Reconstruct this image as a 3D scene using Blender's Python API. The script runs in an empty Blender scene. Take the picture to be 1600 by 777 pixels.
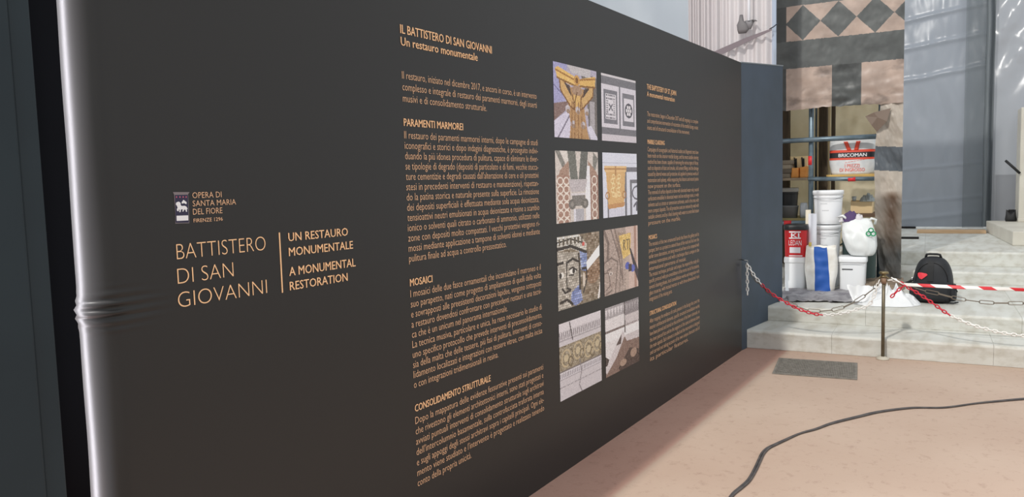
import bpy, bmesh, math, random
import numpy as np
from mathutils import Vector, Matrix, noise as mnoise

random.seed(7); RNG = np.random.default_rng(7)
SC = bpy.context.scene
COL = SC.collection
PI = math.pi

# ------------------------------------------------------------------ camera, world, sun, exposure
CAM = np.array([-6.77667, -1.93296, 1.53367])
CR = np.array([0.5359965, -0.84378189, -0.02720068])
CU = np.array([0.08530157, 0.02207497, 0.99611061])
CF = np.array([0.83989963, 0.53623206, -0.08380803])
FPX = 1205.0
cd = bpy.data.cameras.new('camera'); cam = bpy.data.objects.new('camera', cd); COL.objects.link(cam)
m = Matrix(((CR[0], CU[0], -CF[0], CAM[0]), (CR[1], CU[1], -CF[1], CAM[1]), (CR[2], CU[2], -CF[2], CAM[2]), (0, 0, 0, 1)))
cam.matrix_world = m
cd.sensor_fit = 'HORIZONTAL'; cd.sensor_width = 36; cd.lens = FPX / 1600 * 36
cd.clip_start = 0.05; cd.clip_end = 200
SC.camera = cam

SC.view_settings.view_transform = 'Standard'; SC.view_settings.look = 'None'
SC.view_settings.gamma = 1; SC.view_settings.use_curve_mapping = False
SC.view_settings.exposure = 0.0

wd = bpy.data.worlds.new('hall_light'); SC.world = wd; wd.use_nodes = True
bg = wd.node_tree.nodes['Background']
bg.inputs[0].default_value = (0.93, 0.97, 1.0, 1); bg.inputs[1].default_value = 0.95

# site floodlight high behind the viewer, on the far side of the panel
sd = bpy.data.lights.new('floodlight', 'POINT'); sun = bpy.data.objects.new('floodlight', sd); COL.objects.link(sun)
sun.location = (-11.7, 1.3, 11.8)
sd.energy = 7100; sd.shadow_soft_size = 0.22; sd.color = (1.0, 0.965, 0.91)

# added unseen strip lamp that makes the highlight on the panel's left fold
wl = bpy.data.lights.new('fold_highlight_fill', 'AREA'); wo = bpy.data.objects.new('fold_highlight_fill', wl); COL.objects.link(wo)
wl.shape = 'RECTANGLE'; wl.size = 0.16; wl.size_y = 2.7; wl.energy = 110; wl.color = (0.95, 0.92, 1.0)
wo.location = (-6.5, 0.45, 1.45); wo.rotation_euler = Vector((0.76, -0.42, 0)).to_track_quat('-Z', 'Y').to_euler()

# ------------------------------------------------------------------ frames and rays
TH = math.atan(0.074)
ES = np.array([math.cos(TH), math.sin(TH), 0]); ET = np.array([math.sin(TH), -math.cos(TH), 0])
ORG = np.array([0.13, 0, 0])
RZ = math.atan2(ET[1], ET[0])           # local X runs right along the steps, local Y away from the viewer
def W(t, s, z): return ORG + t * ET + s * ES + np.array([0, 0, z])
def ray(u, v): return CR * (u - 800) / FPX - CU * (v - 388.5) / FPX + CF
def onplane(u, v, n, k):
    d = ray(u, v); n = np.array(n, float)
    return CAM + (k - CAM @ n) / (d @ n) * d
def PX(u, v):                            # a point of the panel face (x, z)
    q = onplane(u, v, (0, 1, 0), 0); return float(q[0]), float(q[2])
def onZ(u, v, z): return onplane(u, v, (0, 0, 1), z)
def onS(u, v, s):                        # (t, z) on a plane parallel to the steps
    q = onplane(u, v, ES, ORG @ ES + s); return float((q - ORG) @ ET), float(q[2])
def ts(q): return float((q - ORG) @ ET), float((q - ORG) @ ES)

# ------------------------------------------------------------------ materials
def lin(c):
    c = [x / 255.0 for x in c]
    return tuple((x / 12.92 if x <= 0.04045 else ((x + 0.055) / 1.055) ** 2.4) for x in c) + (1.0,)
MATS = {}
def mat(name, col, rough=0.6, metal=0.0, spec=0.5, col2=None, nscale=6.0, ndetail=5.0, bump=0.0, bscale=40.0, nmix=(0.35, 0.65), coord='Object', trans=0.0, transl=0.0, alpha=1.0, attr=None, stretch=None):
    if name in MATS: return MATS[name]
    M = bpy.data.materials.new(name); M.use_nodes = True; MATS[name] = M
    nt = M.node_tree; N = nt.nodes; L = nt.links
    b = N['Principled BSDF']; out = N['Material Output']
    b.inputs['Roughness'].default_value = rough; b.inputs['Metallic'].default_value = metal
    b.inputs['Specular IOR Level'].default_value = spec
    b.inputs['Base Color'].default_value = lin(col)
    tc = N.new('ShaderNodeTexCoord'); vec = tc.outputs[coord]
    if stretch:
        mp = N.new('ShaderNodeMapping'); mp.inputs['Scale'].default_value = stretch
        L.new(vec, mp.inputs['Vector']); vec = mp.outputs[0]
    csock = None
    if attr:
        a = N.new('ShaderNodeVertexColor'); a.layer_name = attr; csock = a.outputs[0]
    if col2 is not None:
        nz = N.new('ShaderNodeTexNoise'); nz.inputs['Scale'].default_value = nscale; nz.inputs['Detail'].default_value = ndetail
        L.new(vec, nz.inputs['Vector'])
        r = N.new('ShaderNodeValToRGB'); r.color_ramp.elements[0].position = nmix[0]; r.color_ramp.elements[1].position = nmix[1]
        r.color_ramp.elements[0].color = lin(col); r.color_ramp.elements[1].color = lin(col2)
        L.new(nz.outputs[0], r.inputs[0]); csock = r.outputs[0]
    if csock: L.new(csock, b.inputs['Base Color'])
    if bump:
        n2 = N.new('ShaderNodeTexNoise'); n2.inputs['Scale'].default_value = bscale; n2.inputs['Detail'].default_value = 4
        L.new(vec, n2.inputs['Vector'])
        bp = N.new('ShaderNodeBump'); bp.inputs['Strength'].default_value = bump; bp.inputs['Distance'].default_value = 0.02
        L.new(n2.outputs[0], bp.inputs['Height']); L.new(bp.outputs[0], b.inputs['Normal'])
    last = b.outputs[0]
    if transl:
        tl = N.new('ShaderNodeBsdfTranslucent'); tl.inputs[0].default_value = lin(col)
        if csock: L.new(csock, tl.inputs[0])
        mx = N.new('ShaderNodeMixShader'); mx.inputs[0].default_value = transl
        L.new(last, mx.inputs[1]); L.new(tl.outputs[0], mx.inputs[2]); last = mx.outputs[0]
    if alpha < 1:
        tp = N.new('ShaderNodeBsdfTransparent'); mx = N.new('ShaderNodeMixShader'); mx.inputs[0].default_value = alpha
        L.new(tp.outputs[0], mx.inputs[1]); L.new(last, mx.inputs[2]); last = mx.outputs[0]
    L.new(last, out.inputs[0])
    return M

# ------------------------------------------------------------------ mesh helpers
class MB:
    def __init__(s): s.v = []; s.f = []
    def add(s, v, f):
        o = len(s.v); s.v += [tuple(map(float, p)) for p in v]; s.f += [tuple(i + o for i in q) for q in f]; return s
    def box(s, x0, x1, y0, y1, z0, z1):
        return s.add([(x0, y0, z0), (x1, y0, z0), (x1, y1, z0), (x0, y1, z0), (x0, y0, z1), (x1, y0, z1), (x1, y1, z1), (x0, y1, z1)],
                     [(0, 3, 2, 1), (4, 5, 6, 7), (0, 1, 5, 4), (1, 2, 6, 5), (2, 3, 7, 6), (3, 0, 4, 7)])
    def tube(s, pts, r, n=10, cap=True):
        pts = [np.array(p, float) for p in pts]; k = len(pts); V = []; F = []
        rs = r if isinstance(r, (list, tuple)) else [r] * k
        up = None
        for i, p in enumerate(pts):
            d = pts[min(i + 1, k - 1)] - pts[max(i - 1, 0)]; d = d / (np.linalg.norm(d) + 1e-12)
            if up is None: up = np.array([0, 0, 1.0]) if abs(d[2]) < 0.9 else np.array([1.0, 0, 0])
            a = np.cross(d, up); a /= np.linalg.norm(a) + 1e-12; b = np.cross(a, d); up = b
            for j in range(n):
                t = 2 * PI * j / n; V.append(p + rs[i] * (math.cos(t) * a + math.sin(t) * b))
        for i in range(k - 1):
            for j in range(n):
                F.append((i * n + j, i * n + (j + 1) % n, (i + 1) * n + (j + 1) % n, (i + 1) * n + j))
        if cap: F.append(tuple(range(n - 1, -1, -1))); F.append(tuple((k - 1) * n + j for j in range(n)))
        return s.add(V, F)
    def lathe(s, prof, n=40, cap0=True, cap1=True, cx=0, cy=0):
        V = []; F = []
        for r, z in prof:
            for j in range(n):
                t = 2 * PI * j / n; V.append((cx + r * math.cos(t), cy + r * math.sin(t), z))
        for i in range(len(prof) - 1):
            for j in range(n): F.append((i * n + j, i * n + (j + 1) % n, (i + 1) * n + (j + 1) % n, (i + 1) * n + j))
        if cap0: F.append(tuple(range(n - 1, -1, -1)))
        if cap1: F.append(tuple((len(prof) - 1) * n + j for j in range(n)))
        return s.add(V, F)
    def loft(s, rings, cap0=True, cap1=True, closed=True):
        n = len(rings[0]); V = [p for r in rings for p in r]; F = []
        for i in range(len(rings) - 1):
            for j in range(n if closed else n - 1): F.append((i * n + j, i * n + (j + 1) % n, (i + 1) * n + (j + 1) % n, (i + 1) * n + j))
        if cap0: F.append(tuple(range(n - 1, -1, -1)))
        if cap1: F.append(tuple((len(rings) - 1) * n + j for j in range(n)))
        return s.add(V, F)
    def grid(s, fn, nu, nv):
        V = [fn(i / nu, j / nv) for j in range(nv + 1) for i in range(nu + 1)]
        F = [(j * (nu + 1) + i, j * (nu + 1) + i + 1, (j + 1) * (nu + 1) + i + 1, (j + 1) * (nu + 1) + i) for j in range(nv) for i in range(nu)]
        return s.add(V, F)
    def poly(s, pts): return s.add(pts, [tuple(range(len(pts)))])
    def build(s, name, mt, parent=None, smooth=False, bevel=0.0, solid=0.0, subsurf=0, label=None):
        me = bpy.data.meshes.new(name); me.from_pydata(s.v, [], s.f); me.update()
        o = bpy.data.objects.new(name, me); COL.objects.link(o); me.materials.append(mt)
        if smooth: me.shade_smooth()
        if solid:
            md = o.modifiers.new('thickness', 'SOLIDIFY'); md.thickness = solid; md.offset = 0
        if bevel:
            md = o.modifiers.new('edge', 'BEVEL'); md.width = bevel; md.segments = 2; md.limit_method = 'ANGLE'; md.angle_limit = math.radians(40)
        if subsurf:
            md = o.modifiers.new('smooth', 'SUBSURF'); md.levels = subsurf; md.render_levels = subsurf
        if parent: o.parent = parent
        if label: o['label'] = label
        return o

def tag(o, label=None, cat=None, group=None, kind=None):
    if label: o['label'] = label
    if cat: o['category'] = cat
    if group: o['group'] = group
    if kind: o['kind'] = kind
    return o
def thing(name, label, cat, loc=(0, 0, 0), rz=0.0, group=None):
    o = bpy.data.objects.new(name, None); COL.objects.link(o); o.empty_display_size = 0.1
    o.location = tuple(map(float, loc)); o.rotation_euler = (0, 0, rz)
    return tag(o, label, cat, group)
def sthing(name, label, cat, t, s, z, turn=0.0, group=None):
    return thing(name, label, cat, W(t, s, z), RZ + turn, group)
def fbm(x, y, z, oct=4):
    return mnoise.fractal(Vector((x, y, z)), 1.0, 2.0, oct)
def nz(x, y, z): return mnoise.noise(Vector((x, y, z)))
def sring(w, d, z, n=36, e=3.0, cx=0, cy=0, fn=None):   # superellipse ring
    out = []
    for j in range(n):
        t = 2 * PI * j / n; c, s_ = math.cos(t), math.sin(t)
        x = cx + w / 2 * math.copysign(abs(c) ** (2 / e), c); y = cy + d / 2 * math.copysign(abs(s_) ** (2 / e), s_)
        p = (x, y, z)
        out.append(fn(p) if fn else p)
    return out
_tc = bpy.data.curves.new('lettering', 'FONT'); _to = bpy.data.objects.new('lettering', _tc)
COL.objects.link(_to)
def text_mesh(txt, offset=0.0, res=2, spacing=1.0):      # verts (x, y) in em, faces
    _tc.body = txt; _tc.size = 1.0; _tc.resolution_u = res; _tc.offset = offset; _tc.space_character = spacing
    _tc.fill_mode = 'FRONT'
    bpy.context.view_layer.update()
    dg = bpy.context.evaluated_depsgraph_get()
    me = bpy.data.meshes.new_from_object(_to.evaluated_get(dg))
    n = len(me.vertices); co = np.empty(n * 3); me.vertices.foreach_get('co', co); co = co.reshape(-1, 3)[:, :2]
    F = [tuple(p.vertices) for p in me.polygons]
    bpy.data.meshes.remove(me)
    return co.copy(), F
CAPH = 0.727
def add_text(mb, txt, x0, zb, cap, width, put, offset=0.0, res=2, slope=0.0, spacing=1.0):
    """lettering: left edge x0, baseline zb, capital height, run length; put(x, z) -> 3-D point"""
    if offset > 0:                                       # bolder strokes: the run is laid twice, a hair apart
        e_ = offset * cap * 1.3
        def over(x, z): p_ = put(x, z); return (p_[0], p_[1] - .0007, p_[2])
        add_text(mb, txt, x0 - e_, zb, cap, width, put, 0.0, res, slope, spacing)
        add_text(mb, txt, x0 + e_, zb, cap, width, over, 0.0, res, slope, spacing)
        return
    co, F = text_mesh(txt, offset, res, spacing)
    if len(co) == 0: return
    mn, mxx = co[:, 0].min(), co[:, 0].max()
    sx = width / (mxx - mn) if width else cap / CAPH
    V = [put(x0 + (c[0] - mn) * sx, zb + c[1] * cap / CAPH + slope * (c[0] - mn) * sx) for c in co]
    mb.add(V, F)

# ------------------------------------------------------------------ SETTING: floor and steps
M_floor = mat('terracotta_floor', (193, 171, 154), 0.62, spec=0.3, col2=(178, 152, 135), nscale=0.8, ndetail=9, bump=0.06, bscale=60, nmix=(0.3, 0.72))
nt = M_floor.node_tree; N = nt.nodes; L = nt.links                # scattered specks and scuffs on the paving
ramp = [n for n in N if n.type == 'VALTORGB'][0]; bs = N['Principled BSDF']
tc = [n for n in N if n.type == 'TEX_COORD'][0]
n3 = N.new('ShaderNodeTexNoise'); n3.inputs['Scale'].default_value = 14; n3.inputs['Detail'].default_value = 8; n3.inputs['Roughness'].default_value = 0.75
L.new(tc.outputs['Object'], n3.inputs['Vector'])
r3 = N.new('ShaderNodeValToRGB'); r3.color_ramp.elements[0].position = 0.30; r3.color_ramp.elements[1].position = 0.46
r3.color_ramp.elements[0].color = (0.62, 0.55, 0.52, 1); r3.color_ramp.elements[1].color = (1, 1, 1, 1)
L.new(n3.outputs[0], r3.inputs[0])
mm = N.new('ShaderNodeMix'); mm.data_type = 'RGBA'; mm.blend_type = 'MULTIPLY'; mm.inputs[0].default_value = 0.6
L.new(ramp.outputs[0], mm.inputs[6]); L.new(r3.outputs[0], mm.inputs[7])
# redder, darker tint painted into the paving where the panel's shade falls
sx_ = N.new('ShaderNodeSeparateXYZ'); L.new(tc.outputs['Object'], sx_.inputs[0])
mr = N.new('ShaderNodeMapRange'); mr.inputs[1].default_value = -0.37; mr.inputs[2].default_value = -0.34
L.new(sx_.outputs[1], mr.inputs[0])
m2 = N.new('ShaderNodeMix'); m2.data_type = 'RGBA'; m2.blend_type = 'MULTIPLY'
L.new(mr.outputs[0], m2.inputs[0]); L.new(mm.outputs[2], m2.inputs[6]); m2.inputs[7].default_value = (0.98, 0.79, 0.79, 1)
L.new(m2.outputs[2], bs.inputs['Base Color'])
fl = MB().grid(lambda a, b: (-9 + a * 22, -9 + b * 18, 0), 44, 36).build('floor', M_floor); tag(fl, kind='structure')

M_step = mat('worn_marble', (216, 217, 211), 0.5, spec=0.35, col2=(200, 198, 190), nscale=2.2, ndetail=9, bump=0.08, bscale=9, nmix=(0.3, 0.7))
nt = M_step.node_tree; N = nt.nodes; L = nt.links
ramp = [n for n in N if n.type == 'VALTORGB'][0]; tc = [n for n in N if n.type == 'TEX_COORD'][0]; bs = N['Principled BSDF']
mp = N.new('ShaderNodeMapping'); mp.inputs['Scale'].default_value = (1.2, 5, 9); L.new(tc.outputs['Object'], mp.inputs[0])
n4 = N.new('ShaderNodeTexNoise'); n4.inputs['Scale'].default_value = 2.2; n4.inputs['Detail'].default_value = 8; L.new(mp.outputs[0], n4.inputs['Vector'])
r4 = N.new('ShaderNodeValToRGB'); r4.color_ramp.elements[0].position = 0.33; r4.color_ramp.elements[1].position = 0.56
r4.color_ramp.elements[0].color = (0.78, 0.75, 0.70, 1); r4.color_ramp.elements[1].color = (1, 1, 1, 1); L.new(n4.outputs[0], r4.inputs[0])
mm = N.new('ShaderNodeMix'); mm.data_type = 'RGBA'; mm.blend_type = 'MULTIPLY'; mm.inputs[0].default_value = 0.75
L.new(ramp.outputs[0], mm.inputs[6]); L.new(r4.outputs[0], mm.inputs[7]); L.new(mm.outputs[2], bs.inputs['Base Color'])
STEPS = [(0.0, 0.168), (0.52, 0.31), (2.65, 0.445), (3.22, 0.612)]
def zs(s):
    z = 0
    for a, h in STEPS:
        if s >= a: z = h
    return z
names = ['lowest marble step rising from the reddish floor', 'second marble step, the broad one carrying the buckets and backpack',
         'third marble step, behind the black backpack', 'top marble landing in front of the grey plastic sheet']
for k, (s0, h) in enumerate(STEPS):
    z0 = 0 if k == 0 else STEPS[k - 1][1]
    mb = MB()
    # each riser is a row of stone blocks with narrow open joints and an uneven nosing
    cuts = [-3.0, -0.62, 0.72, 1.9, 3.6, 5.5]; cuts = [c + 0.23 * k for c in cuts]
    t0 = cuts[0]
    for a, b in zip(cuts[:-1], cuts[1:]):
        g = 0.0004; nn = 40
        prof = lambda x: (0.006 * nz(x * 3, k * 7, 1) + 0.004 * nz(x * 11, k, 5))
        rows = []
        for i in range(nn + 1):
            x = a + g + (b - a - 2 * g) * i / nn; w = prof(x)
            rows.append([(x, s0 + w * 0.6, z0), (x, s0 - 0.004 + w, z0 + (h - z0) * 0.5), (x, s0 - 0.012 + w, h - 0.022), (x, s0 - 0.004 + w, h - 0.004), (x, s0 + 0.018, h),
                         (x, 9.5 if k == 3 else STEPS[k + 1][0] + 0.06, h), (x, 9.5 if k == 3 else STEPS[k + 1][0] + 0.06, z0)])
        n7 = 7; V = [p for r in rows for p in r]; F = []
        for i in range(nn):
            for j in range(n7): F.append((i * n7 + j, i * n7 + (j + 1) % n7, (i + 1) * n7 + (j + 1) % n7, (i + 1) * n7 + j))
        F.append(tuple(range(n7))); F.append(tuple(nn * n7 + j for j in range(n7 - 1, -1, -1)))
        mb.add([W(*p) for p in V], [tuple(reversed(q)) for q in F])
    o = mb.build('stone_step', M_step); tag(o, names[k], 'step', kind='structure')
    md = o.modifiers.new('edge', 'BEVEL'); md.width = 0.003; md.segments = 1; md.limit_method = 'ANGLE'

# ------------------------------------------------------------------ THE BIG INFORMATION PANEL
PH = 2.52
M_vinyl = mat('black_vinyl', (44, 43, 42), 0.36, spec=0.27, bump=0.04, bscale=3)
M_copper = mat('copper_ink', (252, 204, 156), 0.6, spec=0.2)
M_copper2 = mat('copper_ink_small', (232, 186, 148), 0.6, spec=0.2)
M_black = mat('black_backing', (10, 11, 13), 0.9, spec=0.05)
M_blue = mat('blue_grey_paint', (66, 78, 92), 0.55, spec=0.3, col2=(60, 71, 82), nscale=3)
panel = thing('information_panel', 'long black exhibition panel printed with copper coloured text and eight pictures', 'panel', (0, 0, 0))
# banner with its left end rolled round the frame
XL = -5.722; RF = 0.075
def fold(a, z):        # a: arc length left of XL+RF along a quarter roll and back along +y
    k = a / (RF * PI / 2)
    dz = z - 1.235; dent = math.exp(-(dz / 0.035) ** 2)
    wob = 0.004 * nz(0, 0, z * 2.3) - 0.008 * dent
    if a <= 0: x, y = XL + RF - a, 0
    elif k < 1: x, y = XL + RF - RF * math.sin(k * PI / 2), RF - RF * math.cos(k * PI / 2)
    else: x, y = XL, RF + (a - RF * PI / 2)
    far = max(0.0, 1 - max(0, -a) / 0.14) ** 2
    y += far * (0.007 * dent * math.sin(dz * 260) + 0.004 * nz(3, a * 10, z * 4))
    return (x + (wob + .004 * (z - 1.2) / .9) * far, y, z)
mb = MB()
avals = [RF * PI / 2 * .97 * i / 16 for i in range(16, -1, -1)] + [-0.01, -0.02, -0.035, -0.055, -0.08, -0.11, -0.15]
zv = sorted(set([0.0] + [PH * i / 60 for i in range(61)] + [1.235 + 0.006 * i for i in range(-16, 17)]))
V = [fold(a, z) for z in zv for a in avals]; na = len(avals)
F = [(j * na + i, j * na + i + 1, (j + 1) * na + i + 1, (j + 1) * na + i) for j in range(len(zv) - 1) for i in range(na - 1)]
xe = XL + RF + 0.15
# right-hand flat run
nx = 40; o0 = len(V)
for z in zv:
    for i in range(1, nx + 1): V.append((xe + (0 - xe) * i / nx, 0, z))
for j in range(len(zv) - 1):
    row0 = [j * na + na - 1] + [o0 + j * nx + i for i in range(nx)]; row1 = [(j + 1) * na + na - 1] + [o0 + (j + 1) * nx + i for i in range(nx)]
    for i in range(nx): F.append((row0[i], row0[i + 1], row1[i + 1], row1[i]))
mb.add(V, F).build('banner', M_vinyl, panel, smooth=True)
# the timber box the banner is stretched over
MB().box(XL + 0.06, -0.002, 0.012, 0.16, 0.0, PH - 0.004).build('backing_frame', M_black, panel)
# blue-grey end leaf turned over the steps
ex, ez = 1.02, PH
q = onplane(1223, 100, (1, 0, 0), ex); ey = float(q[1]); ez = float(onplane(1223, 103.5, (1, 0, 0), ex)[2])
mb = MB(); d = np.array([ex, ey]); d /= np.linalg.norm(d); nrm = np.array([-d[1], d[0]]) * 0.03
def leaf(pts):
    front = [(x, y, z) for x, y, z in pts]; back = [(x + nrm[0], y + nrm[1], z) for x, y, z in pts]; n = len(pts)
    mb.add(front + back, [tuple(range(n)), tuple(range(2 * n - 1, n - 1, -1))] + [(i, (i + n), (i + 1) % n + n, (i + 1) % n) for i in range(n)])
LL = math.hypot(ex, ey)
def lp(a, z): return (0.002 + d[0] * a, d[1] * a, z)
sa = [(STEPS[0][0] + 0.13) / d[0] * 1.0, (STEPS[1][0] + 0.13) / d[0]]
leaf([lp(0, 0.0), lp(sa[0] - 0.012, 0), lp(sa[0] - 0.012, STEPS[0][1] + .002), lp(sa[1] - 0.016, STEPS[0][1] + .002), lp(sa[1] - 0.016, STEPS[1][1] + .002), lp(LL, STEPS[1][1] + .002), lp(LL, ez), lp(0, PH)])
mb.build('end_panel', M_blue, panel, label='blue-grey painted end leaf')
mb = MB(); mb.tube([lp(-0.005, PH + .002), lp(LL + .005, ez + .004)], 0.006, 6); mb.build('edge_tape', mat('pale_tape', (120, 128, 134), .5), panel)

def on_panel(x, z): return (x, -0.0016, z)
def panel_text(name, lines, mt, label=None):
    """lines: (text, x0, z, width, cap height, stroke offset)"""
    mb = MB()
    for tx, x0, z, w, cap, off in lines: add_text(mb, tx, x0, z, cap, w, on_panel, off, 6 if cap > .04 else 2)
    return mb.build(name, mt, panel, label=label)
def panel_lines(name, lines, mt):
    for l_ in lines: panel_text(name, [l_], mt)
def seg(tx, u0, v0, u1, v1, vt, off):    # a line from its left and right base points and the top of its first capital
    x0, z0 = PX(u0, v0); x1, z1 = PX(u1, v1); _, zt = PX(u0, vt)
    return (tx, x0, (z0 + z1) / 2, x1 - x0, zt - z0, off)
# large title at the left
panel_lines('title_lettering', [seg('BATTISTERO', 276, 405.2, 414.8, 391.9, 378.6, -0.02), seg('DI SAN', 277.5, 444.3, 364.7, 432.4, 417.9, -0.02),
                               seg('GIOVANNI', 278.3, 481, 417, 459, 454.5, -0.02)], M_copper)
panel_lines('subtitle_lettering', [seg('UN RESTAURO', 450.2, 376.9, 543, 368.4, 363, 0.006), seg('MONUMENTALE', 451, 400, 551, 389, 386, 0.006),
                                  seg('A MONUMENTAL', 451.6, 431, 555, 416.5, 416.5, 0.006), seg('RESTORATION', 452.5, 454.2, 542.6, 438.6, 440, 0.006)], M_copper)
a = PX(436.4, 363.5); b = PX(440.6, 457.6); xm = (a[0] + b[0]) / 2
MB().box(xm - 0.0022, xm + 0.0022, -0.0018, -0.0002, b[1], a[1]).build('divider_line', M_copper, panel)
# emblem
def epx(cx, cy): return PX(262 + cx / 11.1, 290 + cy / 11.1)
def epoly(pts, y): return [(epx(*p)[0], y, epx(*p)[1]) for p in pts]
em = MB().poly(epoly([(85, 115), (105, 155), (125, 490), (125, 660), (370, 655), (365, 480), (350, 150), (375, 115)], -0.0012)).build('emblem', mat('emblem_border', (128, 118, 120), .6), panel)
MB().poly(epoly([(118, 165), (130, 500), (130, 648), (362, 643), (355, 490), (345, 160)], -0.0016)).build('emblem_field', mat('emblem_navy', (40, 36, 66), .6), em)
lamb = [(150, 290), (185, 280), (215, 300), (218, 340), (235, 356), (290, 352), (322, 372), (338, 410), (322, 415), (328, 455), (308, 455), (300, 420), (275, 420), (265, 452), (245, 452), (255, 415), (222, 415), (215, 462), (195, 462), (200, 420), (182, 418), (185, 447), (155, 442), (150, 410), (165, 385), (150, 350), (133, 332), (136, 305)]
M_white = mat('white_ink', (236, 234, 236), .6)
MB().poly(epoly(lamb, -0.0022)).build('emblem_lamb', M_white, em)
MB().poly(epoly([(232, 292), (265, 248), (322, 292), (316, 325), (275, 306), (240, 316)], -0.0022)).build('emblem_flag', M_white, em)
MB().poly(epoly([(145, 525), (348, 518), (350, 605), (148, 615)], -0.0022)).build('emblem_bar', M_white, em)
for cx in (145, 205, 260, 312):
    pts = [(cx + 14 * math.cos(k * PI / 4) * (1 if k % 2 == 0 else .6), 200 + 20 * math.sin(k * PI / 4) * (1 if k % 2 == 0 else .6)) for k in range(8)]
    MB().poly(epoly(pts, -0.0022)).build('emblem_lily', mat('emblem_red', (196, 96, 122), .6), em)
def eseg(tx, x0, y0, x1, y1, yt, off=0.0): return seg(tx, 262 + x0 / 11.1, 290 + y0 / 11.1, 262 + x1 / 11.1, 290 + y1 / 11.1, 290 + yt / 11.1, off)
panel_text('emblem_lettering', [eseg('OPERA DI', 425, 218, 930, 208, 108, -.006), eseg('SANTA MARIA', 430, 362, 1180, 330, 256, -.006),
                                eseg('DEL FIORE', 435, 505, 945, 482, 395, -.006), eseg('FIRENZE 1296', 445, 640, 950, 610, 572, 0.0)], M_copper2)

X0, X1 = -4.492, -3.492; CAPB = 0.0305; PITCH = 0.03985
IT_P = ['Il restauro, iniziato nel dicembre 2017, e ancora in corso, è un intervento', 'complesso e integrale di restauro dei paramenti marmorei, degli inserti', 'musivi e di consolidamento strutturale.']
IT_M = ['Il restauro dei paramenti marmorei interni, dopo le campagne di studi', 'iconografici e storici e dopo indagini diagnostiche, è proseguito indivi-', 'duando la più idonea procedura di pulitura, capace di eliminare le diver-',
        'se tipologie di degrado (depositi di particolato e di fumi, vecchie stucca-', "ture cementizie e degradi causati dall'alterazione di cere e oli protettivi", 'stesi in precedenti interventi di restauro e manutenzione), rispettan-',
        'do la patina storica e naturale presente sulla superficie. La rimozione', 'dei depositi superficiali è effettuata mediante sola acqua deionizzata,', 'tensioattivi neutri emulsionati in acqua deionizzata e resine a scambio',
        'ionico o solventi quali citrato o carbonato di ammonio, utilizzati nelle', 'zone con depositi molto compattati. I vecchi protettivi vengono ri-', 'mossi mediante applicazione a tampone di solventi idonei e mediante', 'pulitura finale ad acqua a controllo pressostatico.']
IT_O = ['I mosaici delle due fasce ornamentali che incorniciano il matroneo e il', 'suo parapetto, nati come progetto di ampliamento di quelli della volta', 'e sovrapposti alle preesistenti decorazioni lapidee, vengono sottoposti',
        'a restauro dovendosi confrontare con precedenti restauri e una tecni-', 'ca che è un unicum nel panorama internazionale.', 'La tecnica musiva, particolare e unica, ha reso necessario lo studio di',
        'uno specifico protocollo che prevede interventi di preconsolidamento,', 'sia della malta che delle tessere, più fasi di pulitura, interventi di conso-', 'lidamento localizzati e integrazioni con tessere vitree, con malta incisa', 'o con integrazioni tridimensionali in resina.']
IT_C = ['Dopo la mappatura delle evidenze fessurative presenti sui paramenti', 'che rivestono gli elementi architettonici interni, sono stati progettati e', 'avviati puntuali interventi di consolidamento strutturale sugli architravi',
        "dell'intercolumnio basamentale, sulla controfacciata traforata interna", 'e sugli appoggi degli stessi architravi sopra i capitelli principali. Ogni ele-', "mento viene studiato e l'intervento è progettato e realizzato tenendo", 'conto della propria unicità.']
EN_P = ['The restoration, begun in December 2017 and still ongoing, is a complex', 'and comprehensive intervention of restoration of the marble facings, mosaic', 'insets and of structural consolidation of the monument.']
EN_M = ['Campaigns of iconographic and historical studies and diagnostic tests have', 'been made on the interior marble facings, and the most suitable cleaning', 'method has been chosen, capable of removing the various types of decay,',
        'such as deposits of dust and smoke, old cement fillings and the damage', 'caused by altered waxes and protective oils applied in previous works of', 'restoration and upkeep, while respecting the historic and natural patina', 'now present on the surface.',
        'The removal of surface deposits is done with deionized water only, neutral', 'surfactants emulsified in deionized water and ion exchange resins, or with', 'solvents such as citrate or ammonium carbonate, used in the areas with', 'more compact deposits. The old protective coats are removed by swab with', 'suitable solvents and by a final cleaning with water at controlled steam', 'pressure on the marble.']
EN_O = ['The mosaics of the two ornamental bands that frame the gallery and its', 'parapet, born as a project to extend those of the vault and laid over the', 'earlier stone decorations, are being restored and have to be compared with', 'previous restorations and with a technique that is unique in the', 'international panorama of mosaic.',
        'The mosaic technique, particular and unique, has required the study of a', 'specific protocol with pre-consolidation of the mortar and of the tesserae,', 'several cleaning phases, local consolidation works and integration with', 'glass tesserae, with incised mortar or with three-dimensional resin', 'integrations of the missing parts.']
EN_C = ['After mapping the evidence of cracks present in the facings that cover the', 'interior architectural elements, specific structural consolidation works', 'have been planned and started on the architraves of the lower colonnade, on', 'the inner pierced face and on the supports of the same architraves above', 'the main capitals. Each element is studied and the intervention is designed', 'and carried out taking account of its own unique character and of', 'its particular features.']
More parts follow.
